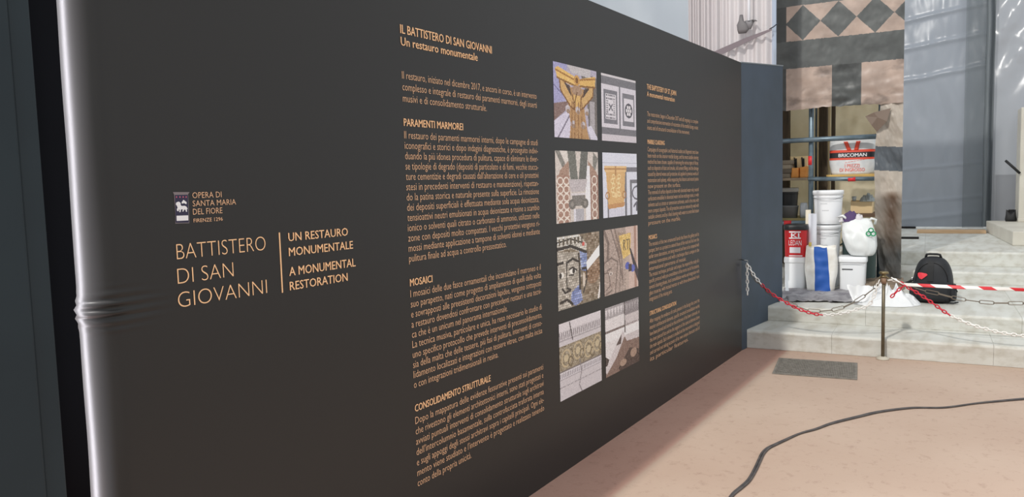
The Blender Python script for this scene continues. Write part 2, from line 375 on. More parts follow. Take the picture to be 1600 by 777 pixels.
def column(x0, x1, texts, heads, title, short, hw):
    w = x1 - x0
    panel_text('heading_lettering', [(title[0], x0, 2.111, title[2], 0.0345, 0.010), (title[1], x0, 2.066, title[3], 0.0335, 0.008)], M_copper)
    for hd, z, ww in zip(heads, (1.764, 1.1478, 0.650), hw): panel_text('heading_lettering', [(hd, x0, z, ww, 0.030, 0.012)], M_copper)
    zt = [(1.9415, 0.0432), (1.7165, 0.0395), (1.1042, 0.0399), (0.6005, 0.0421)]
    for (lines, sh), (z, p) in zip(zip(texts, short), zt):
        L_ = []                                          # one part per printed paragraph
        for i, tx in enumerate(lines):
            L_.append((tx, x0, z - p * i, sh.get(i, w), CAPB, -0.008))
            if i in sh: panel_text('text_block', L_, M_copper2); L_ = []
        if L_: panel_text('text_block', L_, M_copper2)
column(X0, X1, [IT_P, IT_M, IT_O, IT_C], ['PARAMENTI MARMOREI', 'MOSAICI', 'CONSOLIDAMENTO STRUTTURALE'],
       ('IL BATTISTERO DI SAN GIOVANNI', 'Un restauro monumentale', PX(767.8, 83)[0] - X0, PX(745.7, 94)[0] - X0),
       [{2: PX(760, 173)[0] - X0}, {12: PX(790.8, 386)[0] - X0}, {4: PX(793, 500)[0] - X0, 9: PX(778, 555)[0] - X0}, {6: PX(736, 712)[0] - X0}],
       [PX(723, 203)[0] - X0, PX(674.9, 439)[0] - X0, PX(766, 596)[0] - X0])
Y0, Y1 = -2.105, -1.128
column(Y0, Y1, [EN_P, EN_M, EN_O, EN_C], ['MARBLE CLADDING', 'MOSAICS', 'STRUCTURAL CONSOLIDATION'],
       ('THE BAPTISTERY OF ST. JOHN', 'A monumental restoration', PX(1056, 148)[0] - Y0, PX(1053.7, 157)[0] - Y0),
       [{2: PX(1077, 207)[0] - Y0}, {6: PX(1063, 288)[0] - Y0, 12: PX(1063, 340)[0] - Y0}, {4: PX(1072, 410)[0] - Y0, 9: PX(1050, 455)[0] - Y0}, {6: PX(1075, 526)[0] - Y0}],
       [PX(1038, 225)[0] - Y0, PX(1026, 366)[0] - Y0, PX(1056, 470)[0] - Y0])

# ------------------------------------------------------------------ printed pictures: small rasters baked into face colours
PWN, PHN = 100, 118
class Pic:
    def __init__(s, bgc):
        s.y, s.x = np.mgrid[0:PHN, 0:PWN]; s.x = (s.x + .5) / PWN; s.y = (s.y + .5) / PHN
        s.a = np.ones((PHN, PWN, 3)) * np.array(bgc) / 255
    def mask(s, m, c, k=1.0):
        m = m.astype(float)[..., None] * k; s.a = s.a * (1 - m) + np.array(c) / 255 * m
    def polym(s, pts):
        inside = np.zeros_like(s.x, bool); n = len(pts)
        for i in range(n):
            x0, y0 = pts[i]; x1, y1 = pts[(i + 1) % n]
            if y0 == y1: continue
            c = ((y0 > s.y) != (y1 > s.y)) & (s.x < (x1 - x0) * (s.y - y0) / (y1 - y0) + x0); inside ^= c
        return inside
    def poly(s, pts, c, k=1.0): s.mask(s.polym(pts), c, k)
    def ellm(s, cx, cy, rx, ry): return ((s.x - cx) / rx) ** 2 + ((s.y - cy) / ry) ** 2 < 1
    def ell(s, cx, cy, rx, ry, c, k=1.0): s.mask(s.ellm(cx, cy, rx, ry), c, k)
    def ring(s, cx, cy, rx, ry, w, c): s.mask(s.ellm(cx, cy, rx, ry) & ~s.ellm(cx, cy, rx - w, ry - w), c)
    def rect(s, x0, y0, x1, y1, c, k=1.0): s.mask((s.x >= x0) & (s.x < x1) & (s.y >= y0) & (s.y < y1), c, k)
    def line(s, pts, w, c, k=1.0):
        for (x0, y0), (x1, y1) in zip(pts[:-1], pts[1:]):
            dx, dy = x1 - x0, y1 - y0; l2 = dx * dx + dy * dy + 1e-9
            t = np.clip(((s.x - x0) * dx + (s.y - y0) * dy) / l2, 0, 1)
            s.mask((s.x - x0 - t * dx) ** 2 + (s.y - y0 - t * dy) ** 2 < w * w, c, k)
    def grain(s, amt, m=None, cell=1):
        n = RNG.normal(0, amt, (PHN // cell + 1, PWN // cell + 1)); n = np.kron(n, np.ones((cell, cell)))[:PHN, :PWN]
        if m is not None: n = n * m
        s.a = np.clip(s.a + n[..., None], 0, 1)
    def tesserae(s, m, step=4, grout=(70, 62, 54), amt=0.09):
        yy, xx = np.mgrid[0:PHN, 0:PWN]; off = ((yy // step) % 2) * (step // 2)
        g = ((yy % step) == 0) | (((xx + off) % step) == 0)
        s.grain(amt, m, step); s.mask(g & m, grout, 0.5)
pics = []
p = Pic((158, 148, 172)); p.poly([(0, 0), (.3, 0), (.25, .5), (0, .55)], (140, 136, 186)); p.poly([(.6, .05), (1, .1), (1, 1), (.8, 1), (.75, .4)], (92, 84, 80)); p.poly([(0, .55), (.3, .5), (.3, .6), (0, .78)], (112, 84, 78))
p.poly([(.3, 0), (.85, 0), (.85, .12), (.4, .1)], (176, 168, 170)); p.poly([(0, .78), (.35, .6), (.35, 1), (0, 1)], (196, 188, 212)); p.line([(.08, 1), (.33, .7)], .012, (100, 90, 110)); p.line([(.0, .3), (.3, .48)], .008, (90, 84, 130)); p.rect(.82, .45, .94, 1, (150, 142, 146)); p.poly([(.75, .82), (.85, .8), (1, .97), (1, 1), (.83, 1)], (200, 194, 214))
p.poly([(.32, .3), (.7, .3), (.68, .55), (.74, .85), (.8, 1), (.33, 1), (.36, .8), (.3, .5)], (166, 116, 66)); p.poly([(.42, .42), (.56, .3), (.62, .55), (.5, .65)], (206, 152, 72))
for q in ([(.13, .22), (.2, .2), (.42, .42), (.45, .6), (.36, .56), (.15, .36)], [(.92, .22), (.84, .22), (.62, .42), (.58, .6), (.66, .56), (.9, .38)]): p.poly(q, (198, 146, 78)); p.line(q + q[:1], .012, (110, 66, 30))
p.poly([(.04, .08), (.1, .05), (.5, .15), (.48, .27), (.36, .27), (.08, .2)], (224, 168, 76)); p.poly([(.55, .17), (.97, .08), (.96, .24), (.6, .28)], (216, 158, 70)); p.line([(.05, .1), (.48, .19), (.96, .12)], .012, (150, 92, 34)); p.line([(.08, .2), (.48, .27), (.96, .24)], .012, (120, 74, 30))
p.ell(.52, .19, .07, .075, (190, 128, 52)); p.ell(.52, .19, .035, .04, (112, 66, 26)); p.ell(.52, .33, .12, .07, (150, 112, 84)); p.poly([(.23, .25), (.36, .28), (.38, .42)], (60, 42, 34)); p.poly([(.68, .3), (.82, .27), (.66, .42)], (60, 42, 34))
for cx, cy in ((.3, .6), (.53, .6), (.74, .6), (.42, .8), (.65, .8)): p.ell(cx, cy, .055, .05, (178, 166, 172)); p.ell(cx + .01, cy + .03, .04, .03, (140, 110, 90))
for x in (.4, .47, .55, .63): p.line([(x, .5), (x - .02, 1)], .008, (122, 76, 42))
p.line([(.52, .36), (.46, .5)], .01, (90, 54, 26)); p.grain(.05); pics.append((p, 'picture of a gilded leafy column capital'))
p = Pic((94, 92, 98)); p.rect(0, 0, 1, .03, (196, 188, 192)); p.rect(0, .155, .49, .8, (204, 196, 206)); p.rect(.53, .155, 1, .8, (200, 192, 204)); p.rect(.06, .23, .44, .74, (98, 96, 104)); p.rect(.59, .24, .95, .75, (98, 96, 104)); p.rect(.11, .29, .4, .67, (208, 200, 208)); p.rect(.63, .31, .92, .67, (206, 198, 208)); p.rect(0, .9, 1, 1, (192, 182, 190))
for k in range(6):
    for yy in (.31, .36, .6, .65): p.rect(.135 + k * .043, yy - .012, .16 + k * .043, yy + .012, (60, 58, 66))
for k in range(6):
    for xx in (.135, .165, .335, .365): p.rect(xx - .008, .39 + k * .033, xx + .01, .41 + k * .033, (60, 58, 66))
p.line([(.21, .44), (.3, .53)], .012, (70, 68, 76)); p.line([(.3, .44), (.21, .53)], .012, (70, 68, 76)); p.ell(.775, .5, .115, .115, (54, 52, 60))
for k in range(6): t = k * PI / 3; p.ell(.775 + .062 * math.cos(t), .5 + .062 * math.sin(t), .028, .028, (214, 206, 212))
p.ell(.775, .5, .025, .025, (214, 206, 212)); p.grain(.035); pics.append((p, 'picture of grey and white inlaid marble wall'))
p = Pic((196, 182, 172)); p.poly([(0, 0), (.1, 0), (.28, .28), (.2, .3)], (110, 106, 98)); p.poly([(.88, 0), (1, .1), (.92, .3), (.86, .28)], (110, 106, 98)); p.poly([(.1, .0), (.26, 0), (.3, .25)], (212, 200, 190))
p.poly([(.3, .13), (.3, .33), (.02, .45), (.1, .27)], (150, 112, 92)); p.poly([(.74, .12), (.96, .3), (1, .5), (.78, .34)], (150, 112, 92))
p.rect(.03, .34, .31, 1, (150, 106, 88)); p.rect(.8, .34, 1, 1, (144, 102, 86)); p.rect(.68, .2, .79, 1, (232, 228, 236))
for k in range(6):
    for cx in (.1, .235): p.ring(cx, .42 + k * .115, .07, .06, .02, (226, 206, 190))
    p.ring(.9, .42 + k * .125, .07, .07, .02, (222, 204, 188))
p.poly([(.27, 0), (.45, 0), (.5, .4), (.33, .4)], (88, 88, 80)); p.poly([(.58, 0), (.75, 0), (.7, .4), (.52, .4)], (82, 82, 76)); p.poly([(.29, .4), (.72, .4), (.7, .5), (.64, .58), (.36, .58), (.3, .5)], (176, 164, 166)); p.rect(.34, .59, .68, .625, (206, 196, 198))
p.rect(.36, .63, .66, .78, (104, 98, 92)); p.ell(.36, .75, .08, .075, (92, 86, 80)); p.ell(.66, .75, .08, .075, (92, 86, 80)); p.ell(.36, .75, .035, .035, (130, 122, 114)); p.ell(.66, .75, .035, .035, (130, 122, 114)); p.rect(.39, .82, .63, 1, (160, 156, 164)); p.rect(.39, .82, .44, 1, (206, 202, 214)); p.grain(.06); pics.append((p, 'picture of two dark arches meeting on an old capital'))
p = Pic((206, 208, 226)); p.rect(0, .1, 1, .105, (150, 152, 170)); p.rect(0, .155, 1, .16, (160, 162, 180)); p.rect(.66, .22, 1, .3, (96, 94, 102)); p.rect(.12, .3, .2, 1, (96, 94, 102)); p.rect(.62, .3, .68, 1, (96, 94, 102)); p.rect(.78, .42, .84, 1, (96, 94, 102)); p.rect(.78, .42, 1, .48, (96, 94, 102))
p.ring(1.0, .64, .16, .12, .03, (84, 82, 94)); p.line([(.9, .86), (.98, .8), (.98, .93)], .02, (84, 82, 94))
p.poly([(.05, .2), (.68, .2), (.67, .3), (.06, .3)], (224, 172, 104)); p.line([(.05, .25), (.67, .25)], .012, (170, 112, 60)); p.poly([(.09, .3), (.64, .3), (.6, .8), (.14, .8)], (212, 156, 88)); p.poly([(.12, .8), (.62, .78), (.6, .85), (.15, .87)], (186, 122, 66)); p.rect(.16, .87, .6, 1, (206, 204, 222))
for k in range(8): p.rect(.18 + k * .055, .87, .19 + k * .055, 1, (160, 158, 178))
for cx in (.28, .44):
    for k in range(5): p.ring(cx + .02 * (-1) ** k, .37 + k * .07, .045, .04, .016, (244, 206, 140))
p.ell(.36, .66, .05, .045, (238, 190, 120)); p.ring(.13, .66, .06, .06, .02, (164, 104, 58)); p.ring(.6, .66, .06, .06, .02, (164, 104, 58)); p.line([(.36, .22), (.36, .34)], .02, (170, 112, 60)); p.grain(.035); pics.append((p, 'picture of a gilded pilaster capital on pale marble'))
p = Pic((126, 108, 84)); allm = np.ones((PHN, PWN), bool); face = p.polym([(0, .2), (.48, .25), (.54, .6), (.42, .85), (.3, 1), (0, 1)])
p.mask(p.polym([(.66, 0), (1, 0), (1, .9), (.6, .98)]), (128, 106, 82)); p.mask(p.ellm(.82, .55, .2, .2), (146, 96, 62), .6); p.mask(face, (176, 164, 148)); p.poly([(0, 0), (.5, 0), (.68, .16), (.66, .3), (.3, .18), (0, .2)], (214, 206, 192)); p.poly([(.5, .22), (.68, .28), (.68, .55), (.54, .52)], (120, 140, 206)); p.poly([(.3, .8), (.5, .7), (.56, .95), (.4, 1), (.28, .95)], (112, 130, 200))
p.tesserae(allm, 4)
K = (42, 36, 32)
for ln, w in (([(0, .17), (.3, .15), (.66, .27)], .022), ([(0, .08), (.3, .05), (.62, .14)], .01), ([(.24, .36), (.34, .33), (.46, .38)], .018), ([(0, .37), (.12, .36)], .018), ([(.48, .28), (.5, .5), (.5, .78)], .016), ([(.2, .36), (.2, .72), (.28, .75)], .015), ([(.1, .72), (.16, .78), (.28, .76)], .016), ([(.56, .5), (.66, .5), (.67, .66), (.58, .84)], .014), ([(.05, .9), (.2, .88), (.32, .96)], .02)): p.line(ln, w, K)
for k in range(7): p.rect(.04 + k * .085, .03, .075 + k * .085, .13 + .0 * k, (70, 60, 46))
p.ell(.34, .5, .075, .04, (228, 222, 212)); p.ell(.36, .5, .03, .04, K); p.ell(.08, .53, .06, .04, (228, 222, 212)); p.ell(.06, .53, .028, .04, K); p.line([(.26, .47), (.34, .45), (.43, .5)], .012, K); p.line([(.26, .55), (.36, .56)], .01, K); p.ell(.6, .15, .035, .03, (206, 70, 60)); p.ell(.6, .66, .035, .1, (204, 186, 166)); p.poly([(.66, .42), (1, .2), (1, .36), (.68, .54)], (240, 236, 242)); p.poly([(.93, .98), (1, .75), (1, .9), (.97, 1)], (226, 218, 214)); pics.append((p, 'picture of a mosaic head of a bearded man'))
p = Pic((176, 150, 136)); p.poly([(.62, 0), (1, 0), (1, 1), (.7, 1), (.74, .4)], (196, 164, 150)); p.rect(.88, 0, .95, 1, (158, 112, 94)); p.poly([(.3, .05), (.62, .1), (.5, .5), (.38, .45)], (150, 122, 104)); p.tesserae(p.x < .62, 3, (110, 92, 84), .05)
p.poly([(.42, .12), (.78, .1), (.77, .44), (.54, .5)], (216, 170, 82)); p.grain(.05, p.polym([(.42, .12), (.78, .1), (.77, .44), (.54, .5)]), 2)
D = (96, 78, 70)
for ln, w in (([(0, .0), (.12, .2), (.1, .45)], .03), ([(0, .5), (.2, .44), (.38, .52), (.3, 1)], .014), ([(.2, .0), (.42, .45), (.5, .8)], .014), ([(.3, .0), (.5, .45), (.52, .9)], .012), ([(.08, .62), (.2, .6)], .014), ([(.0, .66), (.1, .66)], .012), ([(.12, .66), (.16, .86), (.04, .92)], .012), ([(.05, .98), (.2, .94)], .014), ([(.38, .3), (.46, .6), (.42, .98)], .01)): p.line(ln, w, D, .85)
for ln in ([(.56, .2), (.56, .36)], [(.56, .2), (.61, .22), (.57, .28), (.62, .36)], [(.64, .2), (.72, .2)], [(.68, .2), (.68, .36)], [(.74, .2), (.74, .35)]): p.line(ln, .009, (84, 70, 50))
p.ell(.18, .68, .05, .025, (206, 192, 182)); p.ell(.18, .68, .02, .02, D); p.poly([(.73, .33), (.78, .36), (1, .72), (1, .92), (.88, .72)], (50, 42, 46)); p.ell(.67, .62, .07, .06, (62, 72, 168)); p.ell(.83, .68, .07, .06, (70, 80, 176)); p.rect(.7, .6, .8, .72, (58, 46, 46)); p.grain(.04); pics.append((p, 'picture of a faded mosaic face with a gloved hand working'))
p = Pic((190, 180, 184)); p.rect(0, 0, 1, .1, (204, 194, 198)); p.rect(0, .3, 1, .62, (128, 112, 88)); p.grain(.07, (p.y > .3) & (p.y < .62), 2)
for k in range(22): p.poly([(k * .045, .12), (.02 + k * .045, .12), (.03 + k * .045, .2), (.012 + k * .045, .22)], (118, 108, 112))
p.rect(0, .22, 1, .24, (150, 140, 144))
for cx, cy in ((.15, .47), (.42, .43), (.68, .47), (.9, .44)): p.ring(cx, cy, .11, .12, .025, (176, 152, 112)); p.ell(cx, cy, .05, .05, (184, 162, 122)); p.ring(cx + .1, cy + .06, .06, .07, .02, (92, 76, 54))
p.rect(0, .62, 1, .635, (96, 86, 84)); p.rect(0, .64, 1, .72, (206, 198, 204))
for k in range(26): p.rect(k * .039, .655, .02 + k * .039, .71, (130, 120, 126))
for k in range(30): p.rect(k * .034, .825, .018 + k * .034, .84, (120, 110, 116))
p.rect(0, .72, 1, .735, (160, 150, 156)); p.line([(.46, .55), (.5, .72), (.44, .9), (.5, 1)], .008, (110, 100, 104)); p.line([(.24, .02), (.3, .25)], .012, (70, 60, 62)); p.grain(.035); pics.append((p, 'picture of a carved cornice with a scroll band'))
p = Pic((214, 204, 204)); p.rect(0, 0, 1, .17, (150, 140, 142)); p.rect(.56, 0, 1, .2, (118, 108, 110))
for k in range(12): p.poly([(k * .085, .03), (.035 + k * .085, .15), (.07 + k * .085, .03)], (206, 196, 198) if k < 7 else (150, 140, 142))
p.rect(.58, .2, 1, .62, (190, 176, 176)); p.rect(0, .34, .56, .37, (120, 104, 100))
for k in range(22): p.rect(k * .046, .335, .025 + k * .046, .365, (86, 70, 66))
p.rect(0, .37, 1, .5, (226, 218, 218)); p.line([(.555, 0), (.565, .45)], .014, (64, 54, 52)); p.poly([(.0, .95), (.2, .7), (.5, .45), (.62, .6), (1, .62), (1, 1), (0, 1)], (112, 84, 72)); p.poly([(.2, .68), (.5, .42), (.56, .5), (.3, .78), (.02, .96), (.0, .88)], (196, 182, 182)); p.poly([(.3, .6), (.46, .46), (.44, .6)], (66, 50, 46)); p.poly([(.35, .95), (.7, .72), (1, .8), (1, 1), (.4, 1)], (60, 44, 38)); p.ell(.82, .82, .1, .07, (146, 112, 92)); p.ell(.5, .9, .1, .05, (150, 116, 94)); p.poly([(0, .7), (.1, .76), (.04, .84), (0, .84)], (60, 48, 44)); p.grain(.06); pics.append((p, 'picture of a broken white cornice over a dark cavity'))
M_print = mat('printed_photo', (200, 200, 200), 0.5, spec=0.3, attr='print')
def raster(name, P_, x0, x1, z0, z1, parent, label):
    me = bpy.data.meshes.new(name); nx, ny = PWN, PHN
    gx, gz = np.meshgrid(np.linspace(x0, x1, nx + 1), np.linspace(z1, z0, ny + 1))
    co = np.stack([gx, np.full_like(gx, -0.0014), gz], -1).reshape(-1, 3)
    i, j = np.meshgrid(np.arange(nx), np.arange(ny)); a = (j * (nx + 1) + i).ravel()
    F = np.stack([a, a + nx + 1, a + nx + 2, a + 1], 1)
    me.from_pydata(co.tolist(), [], F.tolist())
    ca = me.color_attributes.new('print', 'FLOAT_COLOR', 'CORNER')
    c = np.clip(P_.a.reshape(-1, 3), 0, 1); g_ = c.mean(1, keepdims=True); c = np.clip((g_ + (c - g_) * .88) * 1.1, 0, 1) ** .74; c = np.where(c <= .04045, c / 12.92, ((c + .055) / 1.055) ** 2.4)
    c4 = np.concatenate([c, np.ones((len(c), 1))], 1); c4 = np.repeat(c4, 4, 0)
    ca.data.foreach_set('color', c4.ravel().astype(np.float32))
    me.materials.append(M_print); o = bpy.data.objects.new(name, me); COL.objects.link(o); o.parent = parent; o['label'] = label
PCORN = [(864.5, 96, 933.5, 219.5), (939.2, 113.5, 994.3, 223.4), (866.8, 235.3, 935.2, 343.5), (940, 238, 995.3, 333.6), (869, 370.6, 936.5, 467), (943, 360.5, 997, 446.5), (872, 508, 941, 589.5), (944.5, 482.5, 998.7, 568)]
xsL = [np.mean([PX(c[0], c[1])[0] for c in PCORN[k::2]]) for k in (0, 1)]; xsR = [np.mean([PX(c[2], c[3])[0] for c in PCORN[k::2]]) for k in (0, 1)]
for k, (P_, lb) in enumerate(pics):
    c = PCORN[k]; r = k // 2
    zt = np.mean([PX(PCORN[2 * r + q][0], PCORN[2 * r + q][1])[1] for q in (0, 1)]); zb = np.mean([PX(PCORN[2 * r + q][2], PCORN[2 * r + q][3])[1] for q in (0, 1)])
    raster('printed_picture', P_, xsL[k % 2], xsR[k % 2], zb, zt, panel, lb)
# hook for the chain at the panel's end
MB().tube([(0.0, 0.0, .812), (-.02, -.03, .81), (0.0, -.052, .806), (.012, -.05, .79), (.008, -.04, .778)], 0.004, 8).build('chain_hook', mat('steel', (168, 170, 172), .35, 1.0), panel, smooth=True)

# ------------------------------------------------------------------ dark teal board at the far left, black void behind it
M_teal = mat('dark_teal_paint', (34, 46, 52), 0.5, spec=0.3, col2=(27, 38, 44), nscale=2)
def onY(u, v, y): return onplane(u, v, (0, 1, 0), y)
xb = float(onY(71, 388, -0.25)[0]); xg = float(onY(33, 388, -0.25)[0])
board = thing('wall_board', 'dark teal painted board standing left of the black panel', 'board', (xg, -0.25, 0))
MB().box(0.003, xb - xg, -0.012, 0.03, 0, 2.3).build('plank', M_teal, board, bevel=0.004)
MB().box(-0.6, -0.002, -0.03, 0.03, 0, 2.3).build('plank', M_teal, board, bevel=0.005)
cl = MB().grid(lambda a, b: (-6.3 + a * 1.9, 0.95 + 0.01 * math.sin(a * 40), b * 3.6), 40, 4).build('dark_gap_backdrop', M_black, smooth=True, solid=0.01)  # added black sheet standing in for the dark void beside the fold
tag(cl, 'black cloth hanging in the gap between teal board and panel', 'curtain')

# ------------------------------------------------------------------ plastic sheets and what hangs behind the panel
def sheet_mat(name, col, alpha, transl=.35, rough=.3, spec=.5): return mat(name, col, rough, spec=spec, transl=transl, alpha=alpha)
# pleated translucent sheet
qr = onplane(1208, 50, ES, ORG @ ES + 1.35); tR, sR = ts(qr)
def pleat(a, b):
    t = tR - a * (tR - onS(1076, 40, 1.35)[0]); z = 0.75 + b * 3.9
    
    ph = a * 60 + (0 if a < .5 else (a - .5) ** 2 * 160)
    y = 0.020 * math.sin(ph) + 0.018 * math.sin(ph * 0.37 + 1) + 0.006 * nz(a * 20, 0, z)
    return W(t, 1.35 + y, z)
pl = MB().grid(pleat, 420, 12).build('pleated_sheet', sheet_mat('pleated_plastic', (214, 208, 208), .96, .3, .45), smooth=True)
tag(pl, 'white translucent plastic sheet hanging in vertical pleats behind the black panel', 'plastic sheet')
hem = MB().grid(lambda a, b: W(tR - 0.012 + a * 0.045, 1.345 - .012 * math.sin(a * PI) + .006 * nz(a, b * 9, 3), 0.75 + b * 3.9), 8, 40).build('sheet_edge', sheet_mat('bluish_plastic', (176, 190, 210), .8, .35, .35), pl, smooth=True, label='bluish folded edge')
# dark strap running slantwise behind the pleated sheet
A_ = [onS(u, v, 1.27) for u, v in ((1085, 100), (1120, 84), (1165, 63), (1206, 46))]
def strap(a, b):
    k = a * (len(A_) - 1); i = min(int(k), len(A_) - 2); f_ = k - i
    t = A_[i][0] * (1 - f_) + A_[i + 1][0] * f_; z = A_[i][1] * (1 - f_) + A_[i + 1][1] * f_
    return W(t, 1.27, z + (b - .5) * 0.075 * (1 - .75 * a ** 2))
st = MB().grid(strap, 30, 2).build('dark_strap', mat('grey_webbing', (112, 102, 106), .8), solid=.006)
tag(st, 'mauve-grey strap running slantwise across the white pleated sheet', 'strap')
q0 = onS(1204, 47, 1.36); q1 = onS(1217, 38, 1.36)
cb = MB().tube([W(q0[0], 1.30, q0[1]), W((q0[0] + q1[0]) / 2, 1.28, (q0[1] + q1[1]) / 2 - .01), W(q1[0], 1.30, q1[1])], .006, 8).build('tie_cord', mat('dark_cord', (40, 46, 56), .6), smooth=True)
tag(cb, 'short dark cord at the right edge of the white pleated sheet', 'cord')
# work lamp hanging behind the sheet
c0 = onS(1166, 38, 1.24)
lampo = sthing('hanging_lamp', 'small grey work lamp hanging on a pale pole in front of the pleated sheet', 'lamp', c0[0], 1.24, c0[1])
MB().loft([sring(.03, .04, .10, 16, cx=-.05), sring(.05, .05, .04, 16, cx=-.05), sring(.11, .06, 0.0, 16, cx=-.04), sring(.12, .06, -.05, 16, cx=-.03), sring(.08, .05, -.085, 16, cx=-.04)]).build('lamp_body', mat('lamp_grey', (98, 95, 96), .6), lampo, smooth=True)
MB().loft([sring(.02, .03, .02, 12, cx=.10), sring(.11, .04, .035, 12, cx=.04), sring(.07, .04, .0, 12, cx=.035), sring(.04, .03, -.05, 12, cx=.03)]).build('lamp_hood', mat('lamp_grey2', (112, 110, 112), .6), lampo, smooth=True)
MB().tube([(.03, -.02, .03), (.035, -.02, 1.2)], .014, 10).build('pole', mat('pale_pole', (236, 240, 246), .4), lampo, smooth=True)

# grey sheet at the back left, above the panel
M_gs = sheet_mat('grey_plastic', (164, 172, 180), 1.0, .2, .4)
def gs(a, b):
    t = -0.55 - a * 7.0; z = b * 7.5
    return W(t, 5.2 + 0.05 * math.sin(a * 9) + .03 * fbm(a * 12, b * 5, 2), z)
g1 = MB().grid(gs, 90, 60).build('plastic_sheet', M_gs, smooth=True)
tag(g1, 'smooth blue-grey plastic sheet high up behind the black panel', 'plastic sheet')

# large sheets on the right
def sheet(name, u0, u1, s, z0, z1, creases, label, amp, seed, M_, lean=0.0, nu=60, nv=340):
    t0 = onS(u0, 300, s)[0]; t1 = onS(u1, 300, s)[0]
    cz = [(onS(u0, v, s)[1], dz, w) for v, dz, w in creases]
    def fn(a, b):
        t = t0 + a * (t1 - t0); z = z0 + b * (z1 - z0); y = 0
        for c, dz, w in cz:
            d_ = z - c - .12 * dz * a + .02 * nz(a * 4, c, seed)
            y -= amp * dz * math.exp(-(d_ / w) ** 2)
        y += .05 * fbm(a * 2.5, b * 3, seed) + lean * a
        return W(t, s + y, z)
    o = MB().grid(fn, nu, nv).build(name, M_, smooth=True)
    return tag(o, label, 'plastic sheet')
M_ps = sheet_mat('clear_grey_plastic', (152, 158, 167), 1.0, .2, .30, .6)
S2 = 7.4
sheet('plastic_sheet', 1385, 1546, S2, 0.64, 6.0, [(40, 1.6, .035), (84, 1.6, .04), (132, 1.6, .04), (268, .9, .03), (318, .9, .03), (345, 1.2, .04)], 'tall grey plastic sheet with level creases, right of the patterned canvas', .017, 3.1, M_ps)
tV0 = onS(1506, 200, S2 - .1)[0]; tV1 = onS(1540, 200, S2 - .1)[0]
vs = MB().grid(lambda a, b: W(tV0 + a * (tV1 - tV0), S2 - .13 + .012 * math.sin(a * 5) + .02 * fbm(a * 2, b * 9, 77), .63 + b * 5.3), 8, 120).build('plastic_strip', sheet_mat('overlap_plastic', (112, 120, 122), .45, .25, .3), smooth=True)
tag(vs, 'darker overlapping plastic strip hanging at the right side of the tall grey sheet', 'plastic sheet')
# fold of sheet at the seam
tS0 = onS(1537, 200, S2 - .1)[0]; tS1 = onS(1556, 200, S2 - .1)[0]
sm = MB().grid(lambda a, b: W(tS0 + a * (tS1 - tS0) + .02 * nz(0, b * 6, 4), S2 - .12 - .07 * math.sin(a * PI * 2) + .02 * nz(a * 3, b * 12, 9), .66 + b * 5.3), 14, 120).build('plastic_strip', sheet_mat('dull_plastic', (128, 134, 138), 1.0, .2, .3), smooth=True)
tag(sm, 'narrow vertical gathered plastic strip at the seam between the two sheets', 'plastic sheet')
def rs(a, b):
    t0 = onS(1552, 200, S2 - .3)[0]; t = t0 + a * 3.0; z = .64 + b * 5.4
    y = 0.0; r_ = z - 3.35
    if r_ > -0.8:
        k = min(1, (r_ + .8) / .8); y += .03 * k * math.sin((a * 3.0 * 1.4 - r_ * .9) * 9) + .035 * k * fbm(a * 8, r_ * 2.0, 5)
    return W(t, S2 - .3 + y + .04 * fbm(a * 3, b * 3, 8), z)
r1 = MB().grid(rs, 120, 160).build('plastic_sheet', sheet_mat('milky_plastic', (156, 159, 165), .90, .25, .22, .6), smooth=True)
tag(r1, 'milky plastic sheet with shiny wrinkles at the far right edge of the photo', 'plastic sheet')
# brown marble wainscot dimly behind the right sheet
w0 = onS(1556, 300, S2 + .25)[0]
bw = MB().box(0, 1, 0, 1, 0, 1)
bw.v = [tuple(W(w0 + x * 3.2, S2 + .25 + y * .2, .612 + z * .85)) for x, y, z in bw.v]
tag(bw.build('wall_back', mat('brown_marble', (120, 92, 80), .6, col2=(96, 76, 68), nscale=4)), kind='structure')
# timber strip along the foot of the sheet and two dark bars
def bar(name, u0, u1, s, h, dp, M_, label, cat, z=.612):
    t0 = onS(u0, 360, s)[0]; t1 = onS(u1, 360, s)[0]
    o = sthing(name, label, cat, (t0 + t1) / 2, s, z)
    MB().box(-(t1 - t0) / 2, (t1 - t0) / 2, -dp / 2, dp / 2, 0, h).build('timber', M_, o, bevel=.004)
    return o
def s_at(u, v, z): return ts(onZ(u, v, z))[1]
M_pine = mat('pine', (214, 182, 146), .6, col2=(196, 160, 122), nscale=3, stretch=(1, 14, 14))
bar('wooden_batten', 1433, 1540, s_at(1490, 364, .612), .045, .3, M_pine, 'pale pine batten lying along the foot of the grey plastic sheet', 'batten')
M_dk = mat('dark_iron', (40, 38, 37), .7, spec=.15)
bar('iron_bar', 1405, 1431, s_at(1425, 357, .612), .03, .1, M_dk, 'dark flat bar by the pine batten, the farther of two', 'bar')
bar('iron_bar', 1405, 1436, s_at(1425, 373, .612), .022, .16, M_dk, 'dark flat bar on the landing nearer the step edge', 'bar')

